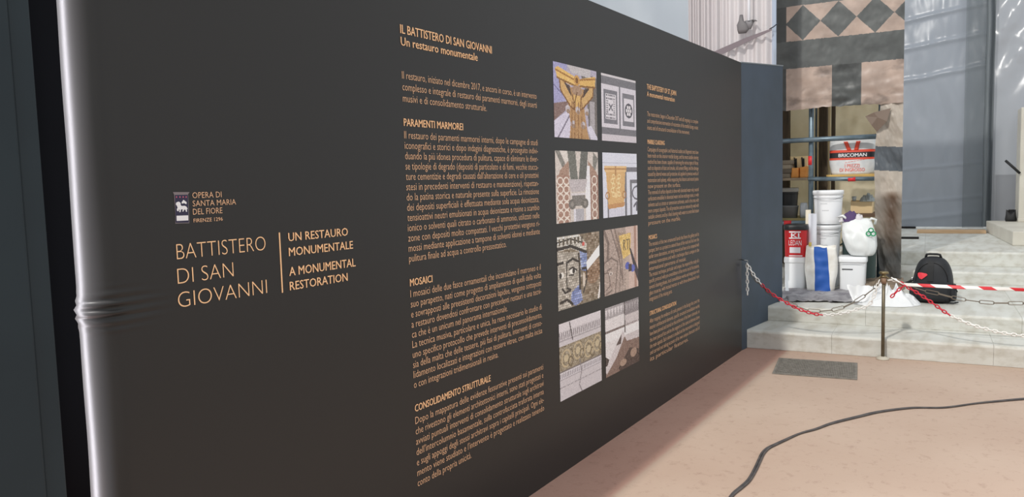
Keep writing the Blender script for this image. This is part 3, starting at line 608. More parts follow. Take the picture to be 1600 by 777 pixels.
# stone plinth and pilaster at the right edge
M_pl = mat('white_marble', (206, 202, 190), .5, col2=(192, 186, 174), nscale=2.5, ndetail=7)
pf = onZ(1582, 384, .612); pt, psn = ts(pf)
zt_ = onS(1582, 362, psn)[1]
bk = onZ(1541, 345, zt_); bt, bsn = ts(bk)
plinth = sthing('stone_plinth', 'white marble plinth on the top landing at the right edge', 'plinth', 0, 0, 0)
mb = MB(); P4 = [(pt, psn), (pt + 2.2, psn + .05), (pt + 2.2, bsn), (bt, bsn)]
mb.add([(x, y, .612) for x, y in P4] + [(x, y, zt_) for x, y in P4], [(3, 2, 1, 0), (4, 5, 6, 7)] + [(i, (i + 1) % 4, (i + 1) % 4 + 4, i + 4) for i in range(4)])
mb.build('base_block', M_pl, plinth, bevel=.01)
colb = onZ(1591, 347, zt_); ct, cs_ = ts(colb)
po = sthing('pilaster', 'pale upright marble pilaster standing on the plinth at the right edge', 'pilaster', ct, cs_, zt_)
zc = onS(1591, 168, cs_)[1] - zt_
MB().box(0, .7, 0, .5, 0, zc).build('shaft', M_pl, po, bevel=.01)
MB().box(-.004, .71, -.012, .51, 0, .05).build('foot_moulding', M_pl, po, bevel=.006)
# black prop and bag near the pilaster
q0, q1 = onS(1571, 251, cs_ - .03), onS(1591, 271, cs_ - .03)
bs_ = MB().tube([W(q0[0], cs_ - .03, q0[1]), W((q0[0] * .5 + q1[0] * .5) , cs_ - .05, (q0[1] + q1[1]) / 2 + .01), W(q1[0] + .02, cs_ - .03, q1[1])], .018, 8).build('black_strap', mat('black_rubber', (20, 20, 22), .6), smooth=True)
tag(bs_, 'black slanting strap sticking out from the pale pilaster', 'strap')
bq = ts(onZ(1583, 346, zt_))
bb = sthing('black_bag', 'small black bag with two peaks on the plinth beside the pilaster', 'bag', bq[0] - .03, bq[1], zt_)
def pk(p):
    x, y, z = p; return (x, y, z + (z > .1) * .05 * (abs(x) / .06 - .5) + .006 * nz(x * 30, y * 30, z * 20))
MB().loft([sring(.13, .09, 0, 24), sring(.15, .1, .03, 24), sring(.13, .09, .09, 24, fn=pk), sring(.12, .05, .13, 24, fn=pk), sring(.12, .02, .15, 24, fn=pk)]).build('bag_body', MATS['black_rubber'], bb, smooth=True)
MB().tube([(-.04, -.01, .12), (-.03, -.03, .17), (.03, -.03, .17), (.04, -.01, .12)], .006, 6).build('handle', MATS['black_rubber'], bb, smooth=True)

# ------------------------------------------------------------------ PRINTED CANVAS over the scaffold
SF = 2.15
def cpx(cx, cy): return 1200 + cx / 4.57, cy / 4.57
tL = onS(1213, 60, SF)[0]; tRt = onS(1413, 60, SF)[0]; tB = onS(1228.5, 60, SF)[0]
def cz(u, v): return onS(u, v, SF)
zd0 = (cz(1228, 65)[1] + cz(1412, 47)[1]) / 2      # foot of the lozenge frieze
zd1 = zd0 + abs(cz(1309, 1)[1] - cz(1309, 57)[1]); zbk = (cz(1228, 108)[1] + cz(1412, 92)[1]) / 2
wtd = (cz(1397.6, 20)[0] - cz(1282, 33)[0]) / 2; td0 = cz(1282, 33)[0]
tb1, tb2 = cz(1299.6, 130)[0], cz(1346, 130)[0]
CW = np.array([168, 149, 137.]); CD = np.array([84, 87, 86.])
def marble(t, z, seed):
    n = .5 + .5 * fbm(t * 5, z * 5, seed, 5); return 0.88 + 0.24 * n
def pattern(t, z):
    """colour of the print at (t, z)"""
    if z > zd1: c = CD if z < zd1 + .05 or True else CW
    elif z > zd0:
        if t < tB: c = CD * .8
        else:
            k = ((t - td0) / wtd) % 1.0; h = (z - zd0) / (zd1 - zd0)
            c = CD if abs(k - .5) + abs(h - .5) < .5 else CW
    elif z > zbk: c = CD
    else:
        c = CW
        if t < tB: c = CD * .8
        elif tb1 < t < tb2: c = CD * .92
    d_ = max(0.0, fbm(t * 3.2, z * 5, 17, 5) - .12) * (1.0 if z < zbk else .35)      # rubbed-in grime on the cloth
    return c * marble(t, z, 3) * (1 - min(.35, .55 * d_))
def col_obj(name, mb_fn, nu, nv, cfn, M_, parent, keep=None, label=None, smooth=True):
    V = []; T = []
    for j in range(nv + 1):
        for i in range(nu + 1):
            pos, tz = mb_fn(i / nu, j / nv); V.append(tuple(map(float, pos))); T.append(tz)
    F = []; C_ = []
    for j in range(nv):
        for i in range(nu):
            a = j * (nu + 1) + i; ids = (a, a + 1, a + nu + 2, a + nu + 1)
            t = (T[ids[0]][0] + T[ids[2]][0]) / 2; z = (T[ids[0]][1] + T[ids[2]][1]) / 2
            if keep and not keep(t, z): continue
            F.append(ids); C_.append(cfn(t, z))
    me = bpy.data.meshes.new(name); me.from_pydata(V, [], F)
    ca = me.color_attributes.new('print', 'FLOAT_COLOR', 'CORNER')
    c = np.clip(np.array(C_) / 255, 0, 1); c = np.where(c <= .04045, c / 12.92, ((c + .055) / 1.055) ** 2.4)
    c4 = np.repeat(np.concatenate([c, np.ones((len(c), 1))], 1), 4, 0); ca.data.foreach_set('color', c4.ravel().astype(np.float32))
    me.materials.append(M_); o = bpy.data.objects.new(name, me); COL.objects.link(o); o.parent = parent
    if smooth: me.shade_smooth()
    if label: o['label'] = label
    return o
M_canvas = mat('printed_canvas', (200, 190, 180), .38, spec=.4, attr='print', transl=.12)
canvas = sthing('printed_canvas', 'printed canvas of pale and dark marble lozenges hung over the storage scaffold', 'canvas', 0.9, SF, .31)
hem_px = [(1205, 176), (1223, 174), (1240, 172), (1263.5, 169.7), (1280, 168.5), (1298.5, 166), (1312, 167), (1330, 164.5), (1346, 164), (1368, 163), (1420, 160)]
hem = [cz(*q) for q in hem_px]
def hemz(t): return float(np.interp(t, [h[0] for h in hem], [h[1] for h in hem])) + .012 * nz(t * 14, 0, 1)
def cfront(a, b):
    t = tL + a * (tRt - tL); zb_ = hemz(t); z = zb_ + b * (4.7 - zb_)
    y = .012 * fbm(t * 3, z * 2, 4) * min(1, 1.4 - b)
    low = max(0, 1 - (z - zb_) / .5)
    y += low * .022 * fbm(t * 4, z * 7, 11, 2)
    return W(t, SF + y, z), (t, z)
col_obj('front_sheet', cfront, 240, 400, pattern, M_canvas, canvas)
# strip hanging to the steps at the right
edge_px = [(1375, 170), (1374, 185), (1370, 200), (1368.5, 209), (1367, 240), (1366, 268), (1367, 300), (1367, 350), (1369, 385), (1372, 400), (1374, 420), (1376, 445)]
edge = sorted([(cz(*q)[1], cz(*q)[0]) for q in edge_px])
def edget(z): return float(np.interp(z, [e[0] for e in edge], [e[1] for e in edge])) + .008 * nz(z * 9, 2, 2)
zq1, zq2 = cz(1390, 229)[1], cz(1390, 267)[1]
zst1, zst2 = cz(1390, 298)[1], cz(1390, 362)[1]
def strip_col(t, z):
    a = (t - edget(z)) / max(.01, tRt - edget(z))
    zz = z + .02 * (a - .5)
    c = np.array([178, 168, 156.])
    if zq2 < zz < zq1: c = np.array([88, 94, 100.])
    n = .5 + .5 * fbm(t * 6, z * 4, 21, 5)
    if z < zst1:                                        # brown and black dirt rubbed into the lower part of the cloth
        g = math.exp(-((a - .62) / .28) ** 2) * min(1, (zst1 - z) / .08)
        k = min(1, g * (.45 + .8 * n)); c = c * (1 - k) + np.array([112, 88, 70.]) * k
        c = c * (1 - .22 * min(1, (zst1 - z) / .1))
        lo = max(0, min(1, (zst2 - z) / .25)); k = lo * min(1, .45 + .8 * n); c = c * (1 - k) + np.array([62, 62, 60.]) * k
    return c * (.9 + .2 * n)
def cstrip(a, b):
    z = .325 + b * (hemz(tRt - .1) + .05 - .325); e = edget(z); t = e + a * (tRt - e)
    y = .02 + .045 * fbm(t * 6 + z * 1.5, z * 2.2, 31) + .008 * math.sin((t * 1.0 + z * .35) * 30) * b
    low = max(0, 1 - (z - .325) / .5); y -= .06 * low * (0.5 + .5 * nz(t * 6, 0, 3))
    return W(t, SF + y, z), (t, z)
col_obj('hanging_strip', cstrip, 48, 300, strip_col, M_canvas, canvas, label='dirty crumpled strip with one dark band')
# loose corner folded down, showing the darker back of the cloth
fp = [onS(u, v, SF - .02) for u, v in ((1352, 182), (1366, 176), (1392, 169), (1386, 190), (1370, 206), (1362, 196))]
V = [W(t, SF - .02 - .03 * (i % 2), z) for i, (t, z) in enumerate(fp)]; cen = sum(V) / len(V) - ES * .018 + np.array([0, 0, .02])
MB().add(V + [cen], [(i, (i + 1) % 6, 6) for i in range(6)]).build('folded_corner', mat('canvas_back', (112, 96, 84), .6), canvas, solid=.004, label='folded corner showing the brown back')
# crumpled brown foot of the cloth lying on the step
def hemf(a, b):
    t0, t1 = onS(1338, 430, SF - .35)[0], onS(1412, 430, SF - .35)[0]; t = t0 + a * (t1 - t0); s = SF - .62 + b * .66
    h = .02 + .05 * (.5 + .5 * fbm(t * 6, s * 6, 41)) + .06 * b * b
    if a in (0, 1) or b == 0: h = .004
    return W(t + .03 * nz(s * 5, 1, 1), s, .31 + h)
MB().grid(hemf, 40, 30).build('crumpled_foot', mat('brown_cloth', (150, 132, 112), .7, col2=(104, 90, 76), nscale=7), canvas, smooth=True, label='crumpled brown foot')

bpy.context.view_layer.update()
for c_ in canvas.children: c_.matrix_basis = canvas.matrix_basis.inverted()

# backdrop of tan tarpaulin inside the store
SB = 3.35
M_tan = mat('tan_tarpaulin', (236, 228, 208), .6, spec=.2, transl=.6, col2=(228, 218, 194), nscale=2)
tb0, tb1_ = onS(1205, 250, SB)[0], onS(1396, 250, SB)[0]
def tarp(a, b):
    t = tb0 + a * (tb1_ - tb0); z = .64 + b * 2.5
    y = .03 * math.sin((t * .6 + z) * 7) * .6 + .09 * fbm(t * 2.2, z * 2.0, 51)
    return W(t, SB + y, z)
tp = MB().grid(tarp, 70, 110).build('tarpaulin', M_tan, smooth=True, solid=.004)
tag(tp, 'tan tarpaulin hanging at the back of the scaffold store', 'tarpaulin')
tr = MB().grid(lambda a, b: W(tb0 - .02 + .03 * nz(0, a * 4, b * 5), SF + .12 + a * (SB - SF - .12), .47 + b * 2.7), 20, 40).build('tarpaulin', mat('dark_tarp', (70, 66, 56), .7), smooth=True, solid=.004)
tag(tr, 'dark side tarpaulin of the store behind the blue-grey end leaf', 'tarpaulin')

# scaffold frame
M_sc = mat('galvanised_tube', (112, 128, 138), .38, 0.55, col2=(92, 108, 118), nscale=12)
M_red = mat('red_tape', (206, 38, 44), .5)
SP = SF + .16
rack = sthing('scaffold_rack', 'blue-grey steel scaffold frame behind the cut-away canvas', 'scaffold', 0, 0, 0)
def up(u, s, z1, r=.024, z0=None):
    t = onS(u, 250, s)[0]; z0 = zs(s) if z0 is None else z0
    return MB().tube([(t, s, z0), (t, s, z1)], r, 14).build('upright', M_sc, rack, smooth=True), t
_, tu = up(1267.5, SP, 3.1, .028)
up(1217, SP, 3.1, .028); up(1376, SP, 3.1, .028)
up(1276.5, SB - .12, 3.1, .024, zs(SB - .12)); up(1398, SB - .15, 3.1, .024)
def ledger(u0, v0, u1, v1, s, r, name='ledger'):
    a = onS(u0, v0, s); b = onS(u1, v1, s); z = (a[1] + b[1]) / 2
    o = MB().tube([(a[0], s, a[1]), (b[0], s, b[1])], r, 14).build(name, M_sc, rack, smooth=True); return o
ledger(1208, 221.5, 1385, 212.5, SP - .055, .028)
zl2 = onS(1320, 279.5, SP - .055)[1]
ledger(1263, 279.8, 1385, 279.2, SP - .055, .024)
ledger(1210, 349, 1268, 348, SP - .055, .026)
for (u, v) in ((1267.5, 219), (1267.5, 280), (1267.5, 348)):
    t, z = onS(u, v, SP); MB().lathe([(.03, -.035), (.038, -.03), (.038, .03), (.03, .035)], 14, cx=t, cy=SP - .012).build('coupler', M_sc, rack, smooth=True)
    rack.children[-1].location.z = z
def tape(u, v, s, horiz, ln, r):
    t, z = onS(u, v, s)
    pts = [(t - ln / 2, s, z), (t + ln / 2, s, z)] if horiz else [(t, s, z - ln / 2), (t, s, z + ln / 2)]
    MB().tube(pts, r, 14).build('red_tape', M_red, rack, smooth=True, label='band of red tape')
tape(1331, 280, SP - .055, True, .075, .0262); tape(1231, 348.5, SP - .055, True, .08, .028); tape(1267, 251, SP, False, .1, .0295)
# old timber posts at the back
M_post = mat('old_timber', (84, 70, 52), .8, col2=(62, 52, 40), nscale=5, stretch=(8, 8, 1))
def postt(u0, u1, s, dp, label, M_=M_post, top=3.1):
    t0 = onS(u0, 240, s)[0]; t1 = onS(u1, 240, s)[0]; o = sthing('timber_post', label, 'post', (t0 + t1) / 2, s, zs(s))
    w = (t1 - t0) / 2; MB().box(-w, w, -dp / 2, dp / 2, 0, top - zs(s)).build('timber', M_, o, bevel=.006); return o
postt(1279, 1293, 3.12, .1, 'dark wide timber post right of the steel upright')
postt(1223, 1234, 3.1, .12, 'dark timber post beside the blue-grey end leaf')
postt(1299, 1305, 3.22, .05, 'thin dark timber post left of the black-banded shopping bag')
M_thin = mat('pale_lath', (178, 160, 124), .7)
postt(1283 - 6.5, 1279, 3.02, .03, 'pale thin lath against the dark wide timber post', M_thin, 2.9)
postt(1293.5, 1297.5, 3.03, .03, 'pale thin lath right of the dark wide timber post', M_thin, 2.9)

# ------------------------------------------------------------------ shelves and what stands on them
M_ply = mat('yellow_ply', (206, 170, 96), .6, col2=(188, 150, 80), nscale=4, stretch=(1, 8, 8))
def board_thing(u0, u1, s0, s1, z, th, M_, label, name='wooden_board'):
    t0 = onS(u0, 260, s0)[0]; t1 = onS(u1, 260, s0)[0]
    o = sthing(name, label, 'board', (t0 + t1) / 2, (s0 + s1) / 2, z)
    MB().box(-(t1 - t0) / 2, (t1 - t0) / 2, -(s1 - s0) / 2, (s1 - s0) / 2, -th, 0).build('plank', M_, o, bevel=.003); return o
zsh = onS(1328, 272.5, SP - .03)[1]
board_thing(1291, 1372, SP - .03, SP + .55, zsh, .034, M_ply, 'yellow plywood shelf board under the black-banded shopping bag')
zlf = onS(1245, 278, SP)[1]
board_thing(1212, 1262, SP + .03, SP + .8, zlf, .03, mat('grey_board', (126, 112, 92), .7), 'grey shelf board left of the upright, under paper bags')
zmid = onS(1345, 334, SP + .25)[1]
board_thing(1322, 1378, SP + .25, SP + .8, zmid, .04, mat('brown_board', (96, 74, 56), .7), 'dark brown shelf board under the cardboard box')
zll = onS(1240, 341, SP + .05)[1]
board_thing(1212, 1262, SP + .03, SP + .7, zll, .03, mat('olive_board', (140, 128, 84), .7), 'olive shelf board above the red bucket')

# shopping bag with black band
M_bag = mat('woven_white', (214, 216, 216), .5, col2=(196, 200, 202), nscale=14)
sbg = SP + .17
tl, zl_ = onS(1295, 270, sbg - .12); tr_, _ = onS(1367, 270, sbg - .12)
bw_ = tr_ - tl; bh = onS(1330, 217, sbg - .12)[1] - zsh
bag = sthing('shopping_bag', 'white woven shopping bag with a black lettered band and red handles', 'bag', (tl + tr_) / 2, sbg, zsh)
def bW(z): k = z / bh; return bw_ * (.90 + .10 * min(1, k * 3)) * (1 + .02 * math.sin(k * PI))
def bD(z): return .26 * (1 - .25 * (z / bh))
def bfront(x, z, off=.003):
    a = min(1, abs(x) / (bW(z) / 2)); return (x, -bD(z) / 2 * (1 - a ** 3.2) ** (1 / 3.2) - off, z)
rings = [sring(bW(bh * k / 16), bD(bh * k / 16), bh * k / 16, 64, 3.2, fn=lambda p: (p[0] + .004 * nz(p[0] * 12, p[1] * 12, p[2] * 14), p[1] + .002 * nz(p[0] * 12, 5, p[2] * 14), p[2] + (p[2] > bh * .95) * .012 * nz(p[0] * 9, 3, 1))) for k in range(17)]
MB().loft(rings, True, False).build('bag_body', M_bag, bag, smooth=True, solid=.003)
def bpatch(name, z0, z1, M_, off, lim=.49):
    MB().grid(lambda a, b: bfront((a - .5) * 2 * lim * bW(z0 + b * (z1 - z0)), z0 + b * (z1 - z0), off), 60, 4).build(name, M_, bag, smooth=True)
hz = lambda v: onS(1330, v, sbg - .13)[1] - zsh
M_or = mat('orange_red', (214, 70, 44), .5)
bpatch('red_stripe', hz(249.5), hz(234), M_or, .0045); bpatch('black_band', hz(246.3), hz(238), mat('band_black', (28, 28, 32), .5), .0065)
mb = MB(); xw = onS(1310, 245, sbg - .13)[0] - (tl + tr_) / 2; xv = onS(1354, 245, sbg - .13)[0] - (tl + tr_) / 2
add_text(mb, 'BRICOMAN', xw, hz(245), hz(239.5) - hz(245), xv - xw, lambda x, z: bfront(x, z, .009), .018, 3); mb.build('band_lettering', M_white, bag)
mb = MB(); M_pink = mat('pale_red_ink', (216, 120, 112), .5)
xa = onS(1320, 260, sbg - .13)[0] - (tl + tr_) / 2; xb_ = onS(1343, 260, sbg - .13)[0] - (tl + tr_) / 2
add_text(mb, 'I PREZZI', xa, hz(261.5), hz(256) - hz(261.5), xb_ - xa, lambda x, z: bfront(x, z, .006), .02, 3)
xa = onS(1312, 268, sbg - .13)[0] - (tl + tr_) / 2; xb_ = onS(1351, 268, sbg - .13)[0] - (tl + tr_) / 2
add_text(mb, 'DI INGROSSO', xa, hz(268), hz(262.5) - hz(268), xb_ - xa, lambda x, z: bfront(x, z, .006), .02, 3)
for i in range(8):
    x = -.07 + i * .03; mb.add([bfront(x, hz(254.6) + .016 * i * .3), bfront(x + .024, hz(254.6) + .016 * (i * .3 + .2)), bfront(x + .024, hz(253.8) + .016 * (i * .3 + .2)), bfront(x, hz(253.8) + .016 * i * .3)], [(0, 1, 2, 3)])
mb.build('slogan_lettering', M_pink, bag)
for sgn, x0_, x1_ in ((-1, 1327, 1321), (1, 1337.5, 1341)):
    xA = onS(x0_, 234, sbg - .13)[0] - (tl + tr_) / 2; xB = onS(x1_, 221, sbg - .13)[0] - (tl + tr_) / 2; zA, zB = hz(235), hz(221)
    MB().grid(lambda a, b: bfront(xA + (xB - xA) * b + (a - .5) * .042, zA + (zB - zA) * b, .006 + .012 * math.sin(b * PI)), 3, 12).build('handle', M_or, bag, smooth=True, solid=.003)

# paper bags on the left shelf
def paper_bag(u0, u1, v0, v1, s, z, M_, label, handles, group=None):
    t0, _ = onS(u0, v1, s - .06); t1, _ = onS(u1, v1, s - .06); h = onS(u0, v0, s - .06)[1] - z; w = t1 - t0
    o = sthing('paper_bag', label, 'bag', (t0 + t1) / 2, s, z, group=group)
    seed = u0 * .1
    def fn(p): return (p[0] + .008 * nz(p[0] * 10, p[2] * 10, seed), p[1] + .01 * nz(p[0] * 11, p[2] * 12, seed + 4), p[2] + (p[2] > h * .9) * .015 * nz(p[0] * 14, 1, seed))
    MB().loft([sring(w * (1 - .06 * k / 8), .12, h * k / 8, 40, 5, fn=fn) for k in range(9)], True, False).build('bag_body', M_, o, smooth=True, solid=.002)
    if handles:
        for hx in (-.17, .22):
            mb_ = MB().tube([(w * hx - .012, -.066, h * .95), (w * hx, -.074, h * .5), (w * hx + .014, -.07, h * .35), (w * hx + .008, -.066, h * .9)], .008, 8); mb_.build('handle', mat('black_rope', (28, 26, 26), .7), o, smooth=True)
    return o
paper_bag(1233, 1263, 245, 277, SP + .4, zlf, mat('kraft_paper', (236, 208, 158), .8), 'tan paper bag with black cord handles on the left shelf', True)
M_orp = mat('orange_paper', (216, 146, 72), .7)
paper_bag(1236, 1248, 263, 277.5, SP + .2, zlf, M_orp, 'small orange paper bag in front of the tan one, the left of two', False)
paper_bag(1249, 1261, 261, 277.5, SP + .2, zlf, M_orp, 'small orange paper bag in front of the tan one, next to the upright', False)
# stack of stone offcuts beside them
M_off = [mat('offcut_a', (124, 114, 98), .8), mat('offcut_b', (96, 88, 76), .8), mat('offcut_c', (142, 132, 114), .8)]
z = zlf
lbs = ['bottom slab of the stone stack on the left shelf', 'second slab up in the stone stack on the left shelf', 'third slab up in the stone stack on the left shelf', 'top slab of the stone stack on the left shelf']
for k in range(4):
    t0 = onS(1214, 270, SP + .1)[0]; t1 = onS(1235.5 + (k % 2) * 2, 270, SP + .1)[0]; h = .052
    o = sthing('stone_slab', lbs[k], 'slab', (t0 + t1) / 2, SP + .26, z, .05 * (k - 1), group='stone slabs on the left shelf')
    rings = [sring((t1 - t0) * f_, .24 * f_, zz, 28, 6, fn=lambda p: (p[0] + .006 * nz(p[0] * 20, p[1] * 20, k), p[1] + .006 * nz(p[0] * 17, p[1] * 20, k + 5), p[2])) for f_, zz in ((.95, 0), (1, .01), (1, h - .012), (.95, h - .002))]
    MB().loft(rings).build('slab_body', M_off[k % 3], o); z += h
# black bucket with pale rim, grey tub, white pouch on the lower left shelf
def pail(name, label, cat, t, s, z, r0, r1, h, M_, lidM=None, lidh=.0, rimM=None, group=None, square=0, turn=0):
    o = sthing(name, label, cat, t, s, z, turn, group)
    rimM = rimM or M_
    if square:
        rg = lambda w, zz: sring(w, w * .9, zz, 56, square)
        MB().loft([rg(2 * r0 * .97, 0), rg(2 * r0, .012)] + [rg(2 * (r0 + (r1 - r0) * k / 6), .012 + (h - .012) * k / 6) for k in range(1, 7)]).build('pail_body', M_, o, smooth=False, bevel=.002)
        o.children[-1].data.shade_smooth()
        if lidM: MB().loft([rg(2 * r1 * 1.05, h - .045), rg(2 * r1 * 1.07, h - .035), rg(2 * r1 * 1.06, h + .004), rg(2 * r1 * 1.0, h + lidh), rg(2 * r1 * .9, h + lidh)]).build('lid', lidM, o, smooth=True)
    else:
        MB().lathe([(r0 * .95, 0), (r0, .01)] + [(r0 + (r1 - r0) * k / 8, .01 + (h - .01) * k / 8) for k in range(1, 9)], 48).build('pail_body', M_, o, smooth=True)
        MB().lathe([(r1 * .99, h * .8), (r1 * 1.025, h * .8), (r1 * 1.03, h * .815), (r1 * 1.0, h * .82)], 48, False, False).build('rim_ring', rimM, o, smooth=True)
        if lidM: MB().lathe([(r1 * 1.0, h - .04), (r1 * 1.05, h - .038), (r1 * 1.055, h - .004), (r1 * 1.03, h + .008), (r1 * .95, h + .008), (r1 * .93, h + lidh * .3), (r1 * .5, h + lidh * .3), (0.001, h + lidh * .35)], 48, False, True).build('lid', lidM, o, smooth=True)
    return o
M_wp = mat('white_plastic', (238, 240, 242), .42, spec=.4)
M_bp = mat('black_plastic', (30, 32, 34), .45)
M_gp = mat('grey_plastic_tub', (110, 112, 112), .5)
def cen(u0, u1, v, s): a = onS(u0, v, s)[0]; b = onS(u1, v, s)[0]; return (a + b) / 2, (b - a) / 2
t, r = cen(1214, 1245, 310, SP + .3)
h = onS(1230, 291, SP + .3)[1] - zll
pail('black_bucket', 'black bucket with a pale grey rim under the left shelf', 'bucket', t, SP + .3 + .12, zll, r * .85, r, h - .03, M_bp, mat('pale_grey', (178, 176, 170), .6), .02)
t, r = cen(1222, 1247, 330, SP + .12)
o = sthing('grey_tub', 'low grey tub in front of the black bucket', 'tub', t, SP + .13, zll)
h = onS(1230, 322, SP + .1)[1] - zll
MB().loft([sring(r * 1.7, .14, 0, 40, 4), sring(r * 2, .17, h - .01, 40, 4), sring(r * 2.08, .18, h - .008, 40, 4), sring(r * 2.08, .18, h, 40, 4), sring(r * 1.95, .16, h, 40, 4), sring(r * 1.7, .14, .02, 40, 4)]).build('tub_body', M_gp, o, smooth=True)
t, r = cen(1249, 1262.5, 328, SP + .1)
o = sthing('plastic_pouch', 'crumpled pale plastic pouch left of the steel upright', 'pouch', t, SP + .12, zll); h = onS(1255, 317, SP + .1)[1] - zll
MB().loft([sring(r * 2 * w_, d_, h * k, 24, 2.4, fn=lambda p: (p[0] + .012 * nz(p[0] * 25, p[1] * 25, p[2] * 25), p[1] + .01 * nz(p[0] * 25, 3, p[2] * 25), p[2])) for w_, d_, k in ((.7, .06, 0), (.95, .1, .2), (1, .11, .5), (.95, .08, .8), (.7, .04, 1))]).build('pouch_body', mat('pale_film', (204, 210, 214), .3, transl=.3), o, smooth=True)

# cardboard box, cup and film on the right shelf
sb_ = SP + .45
t, r = cen(1329, 1363, 325, sb_ - .12); h = onS(1345, 316, sb_ - .12)[1] - zmid
cbx = sthing('cardboard_box', 'pale open cardboard box on the dark brown shelf', 'box', t, sb_, zmid)
MB().box(-r, r, -.12, .12, 0, h).build('box_body', mat('cardboard', (222, 196, 152), .8), cbx, bevel=.004)
MB().add([(-r, -.12, h), (r, -.12, h), (r * .9, -.03, h + .012), (-r * .95, -.03, h + .02)], [(0, 1, 2, 3)]).build('flap', MATS['cardboard'], cbx, solid=.004)
MB().add([(-r, .12, h), (r, .12, h), (r * .95, .04, h + .02), (-r * .9, .04, h + .012)], [(3, 2, 1, 0)]).build('flap', MATS['cardboard'], cbx, solid=.004)
t2, r2 = cen(1331, 1338.5, 313, sb_ - .05); h2 = onS(1335, 308.5, sb_ - .05)[1] - zmid - h
cp = sthing('plastic_cup', 'small clear plastic cup on the cardboard box', 'cup', t2, sb_ - .06, zmid + h + .012)
MB().lathe([(r2 * .75, 0), (r2, h2), (r2 * .93, h2), (r2 * .7, .006)], 24, True, True).build('cup_body', mat('clear_cup', (206, 216, 220), .2, transl=.3, alpha=.85), cp, smooth=True)
t3, r3_ = cen(1343, 1367, 310, sb_)
fm = sthing('plastic_film', 'crumpled clear film heaped on the cardboard box', 'film', t3, sb_, zmid + h + .004)
hh = onS(1355, 302, sb_)[1] - zmid - h
def heap(r_, d_, h_, seed, rough=.35):
    def fn(a, b):
        x = (a - .5) * 2; y = (b - .5) * 2; m_ = max(0, 1 - (abs(x) ** 2.6 + abs(y) ** 2.6)) ** .5
        zz = h_ * m_ * (.75 + rough * fbm(x * 2.2, y * 2.2, seed)); return (x * r_ * (1 + .06 * nz(y * 3, 0, seed)), y * d_ * (1 + .06 * nz(x * 3, 1, seed)), max(0.002, zz))
    return fn
MB().grid(heap(r3_, .12, hh, 3.3, .6), 30, 20).build('film_body', mat('clear_film', (176, 188, 194), .2, transl=.3, alpha=.8), fm, smooth=False)

# ------------------------------------------------------------------ buckets and bags standing on the broad step
Z2 = .31
def g2(u, v): return ts(onZ(u, v, Z2))
M_ledr = mat('bucket_red', (204, 34, 40), .42)
t, s = g2(1240.5, 452); s_f = s; R1 = (onS(1260.5, 356, s)[0] - onS(1222.5, 356, s)[0]) / 2 / 1.06
tcn = (onS(1260.5, 356, s)[0] + onS(1222.5, 356, s)[0]) / 2
sB = s + .14
hw = onS(1240, 402.5, s)[1] - Z2
pail('white_bucket', 'square white bucket standing under the red bucket', 'bucket', tcn - .004, sB, Z2, R1 * .9, R1 * .93, hw - .02, M_wp, M_wp, .02, square=6)
hr = onS(1240, 352, s)[1] - Z2 - hw
rb = pail('red_bucket', 'red lettered bucket with a black lid, on top of a white bucket', 'bucket', tcn, sB, Z2 + hw, R1 * .94, R1, hr - .012, M_ledr, M_bp, .012, square=6)
def rf(x, z, off=.004):     # front face of the square bucket
    w = 2 * (R1 * .94 + R1 * .06 * z / hr); a = min(1, abs(x) / (w / 2)); return (x, -w * .9 / 2 * (1 - a ** 6) ** (1 / 6) - off, z)
rz_ = lambda v: onS(1240, v, s)[1] - Z2 - hw
rx_ = lambda u: onS(u, 380, s)[0] - tcn
mb = MB()
add_text(mb, 'LEDAN', rx_(1231.5), rz_(384), rz_(375.5) - rz_(384), rx_(1251.5) - rx_(1231.5), lambda x, z: rf(x, z), -.005, 3)
mb.build('bucket_lettering', M_white, rb); mb = MB()
add_text(mb, 'KI', rx_(1235.5), rz_(371.5), rz_(364.5) - rz_(371.5), rx_(1248) - rx_(1235.5), lambda x, z: rf(x, z), .03, 3)
mb.build('bucket_emblem', M_white, rb)
for v0, v1, u0, u1 in ((362, 364, 1232, 1250.5), (371.8, 373.6, 1232, 1250.5), (399.6, 401.2, 1232, 1253)):
    MB().grid(lambda a, b: rf(rx_(u0 + (u1 - u0) * a), rz_(v1 + (v0 - v1) * b)), 12, 1).build('white_bar', M_white, rb)
MB().grid(lambda a, b: rf(rx_(1233 + 17 * a), rz_(396 + (387 - 396) * b)), 12, 1).build('white_label', mat('label_grey', (226, 222, 228), .5), rb)
# leaning white shard by the end leaf
t, s = g2(1229, 459); sh = sthing('white_offcut', 'thin white offcut leaning by the foot of the end leaf', 'offcut', t, s, Z2)
MB().add([(-.012, 0, 0), (.025, 0, 0), (-.005, .09, .19), (-.022, .09, .2)], [(0, 1, 2, 3)]).build('offcut_body', M_wp, sh, solid=.006)

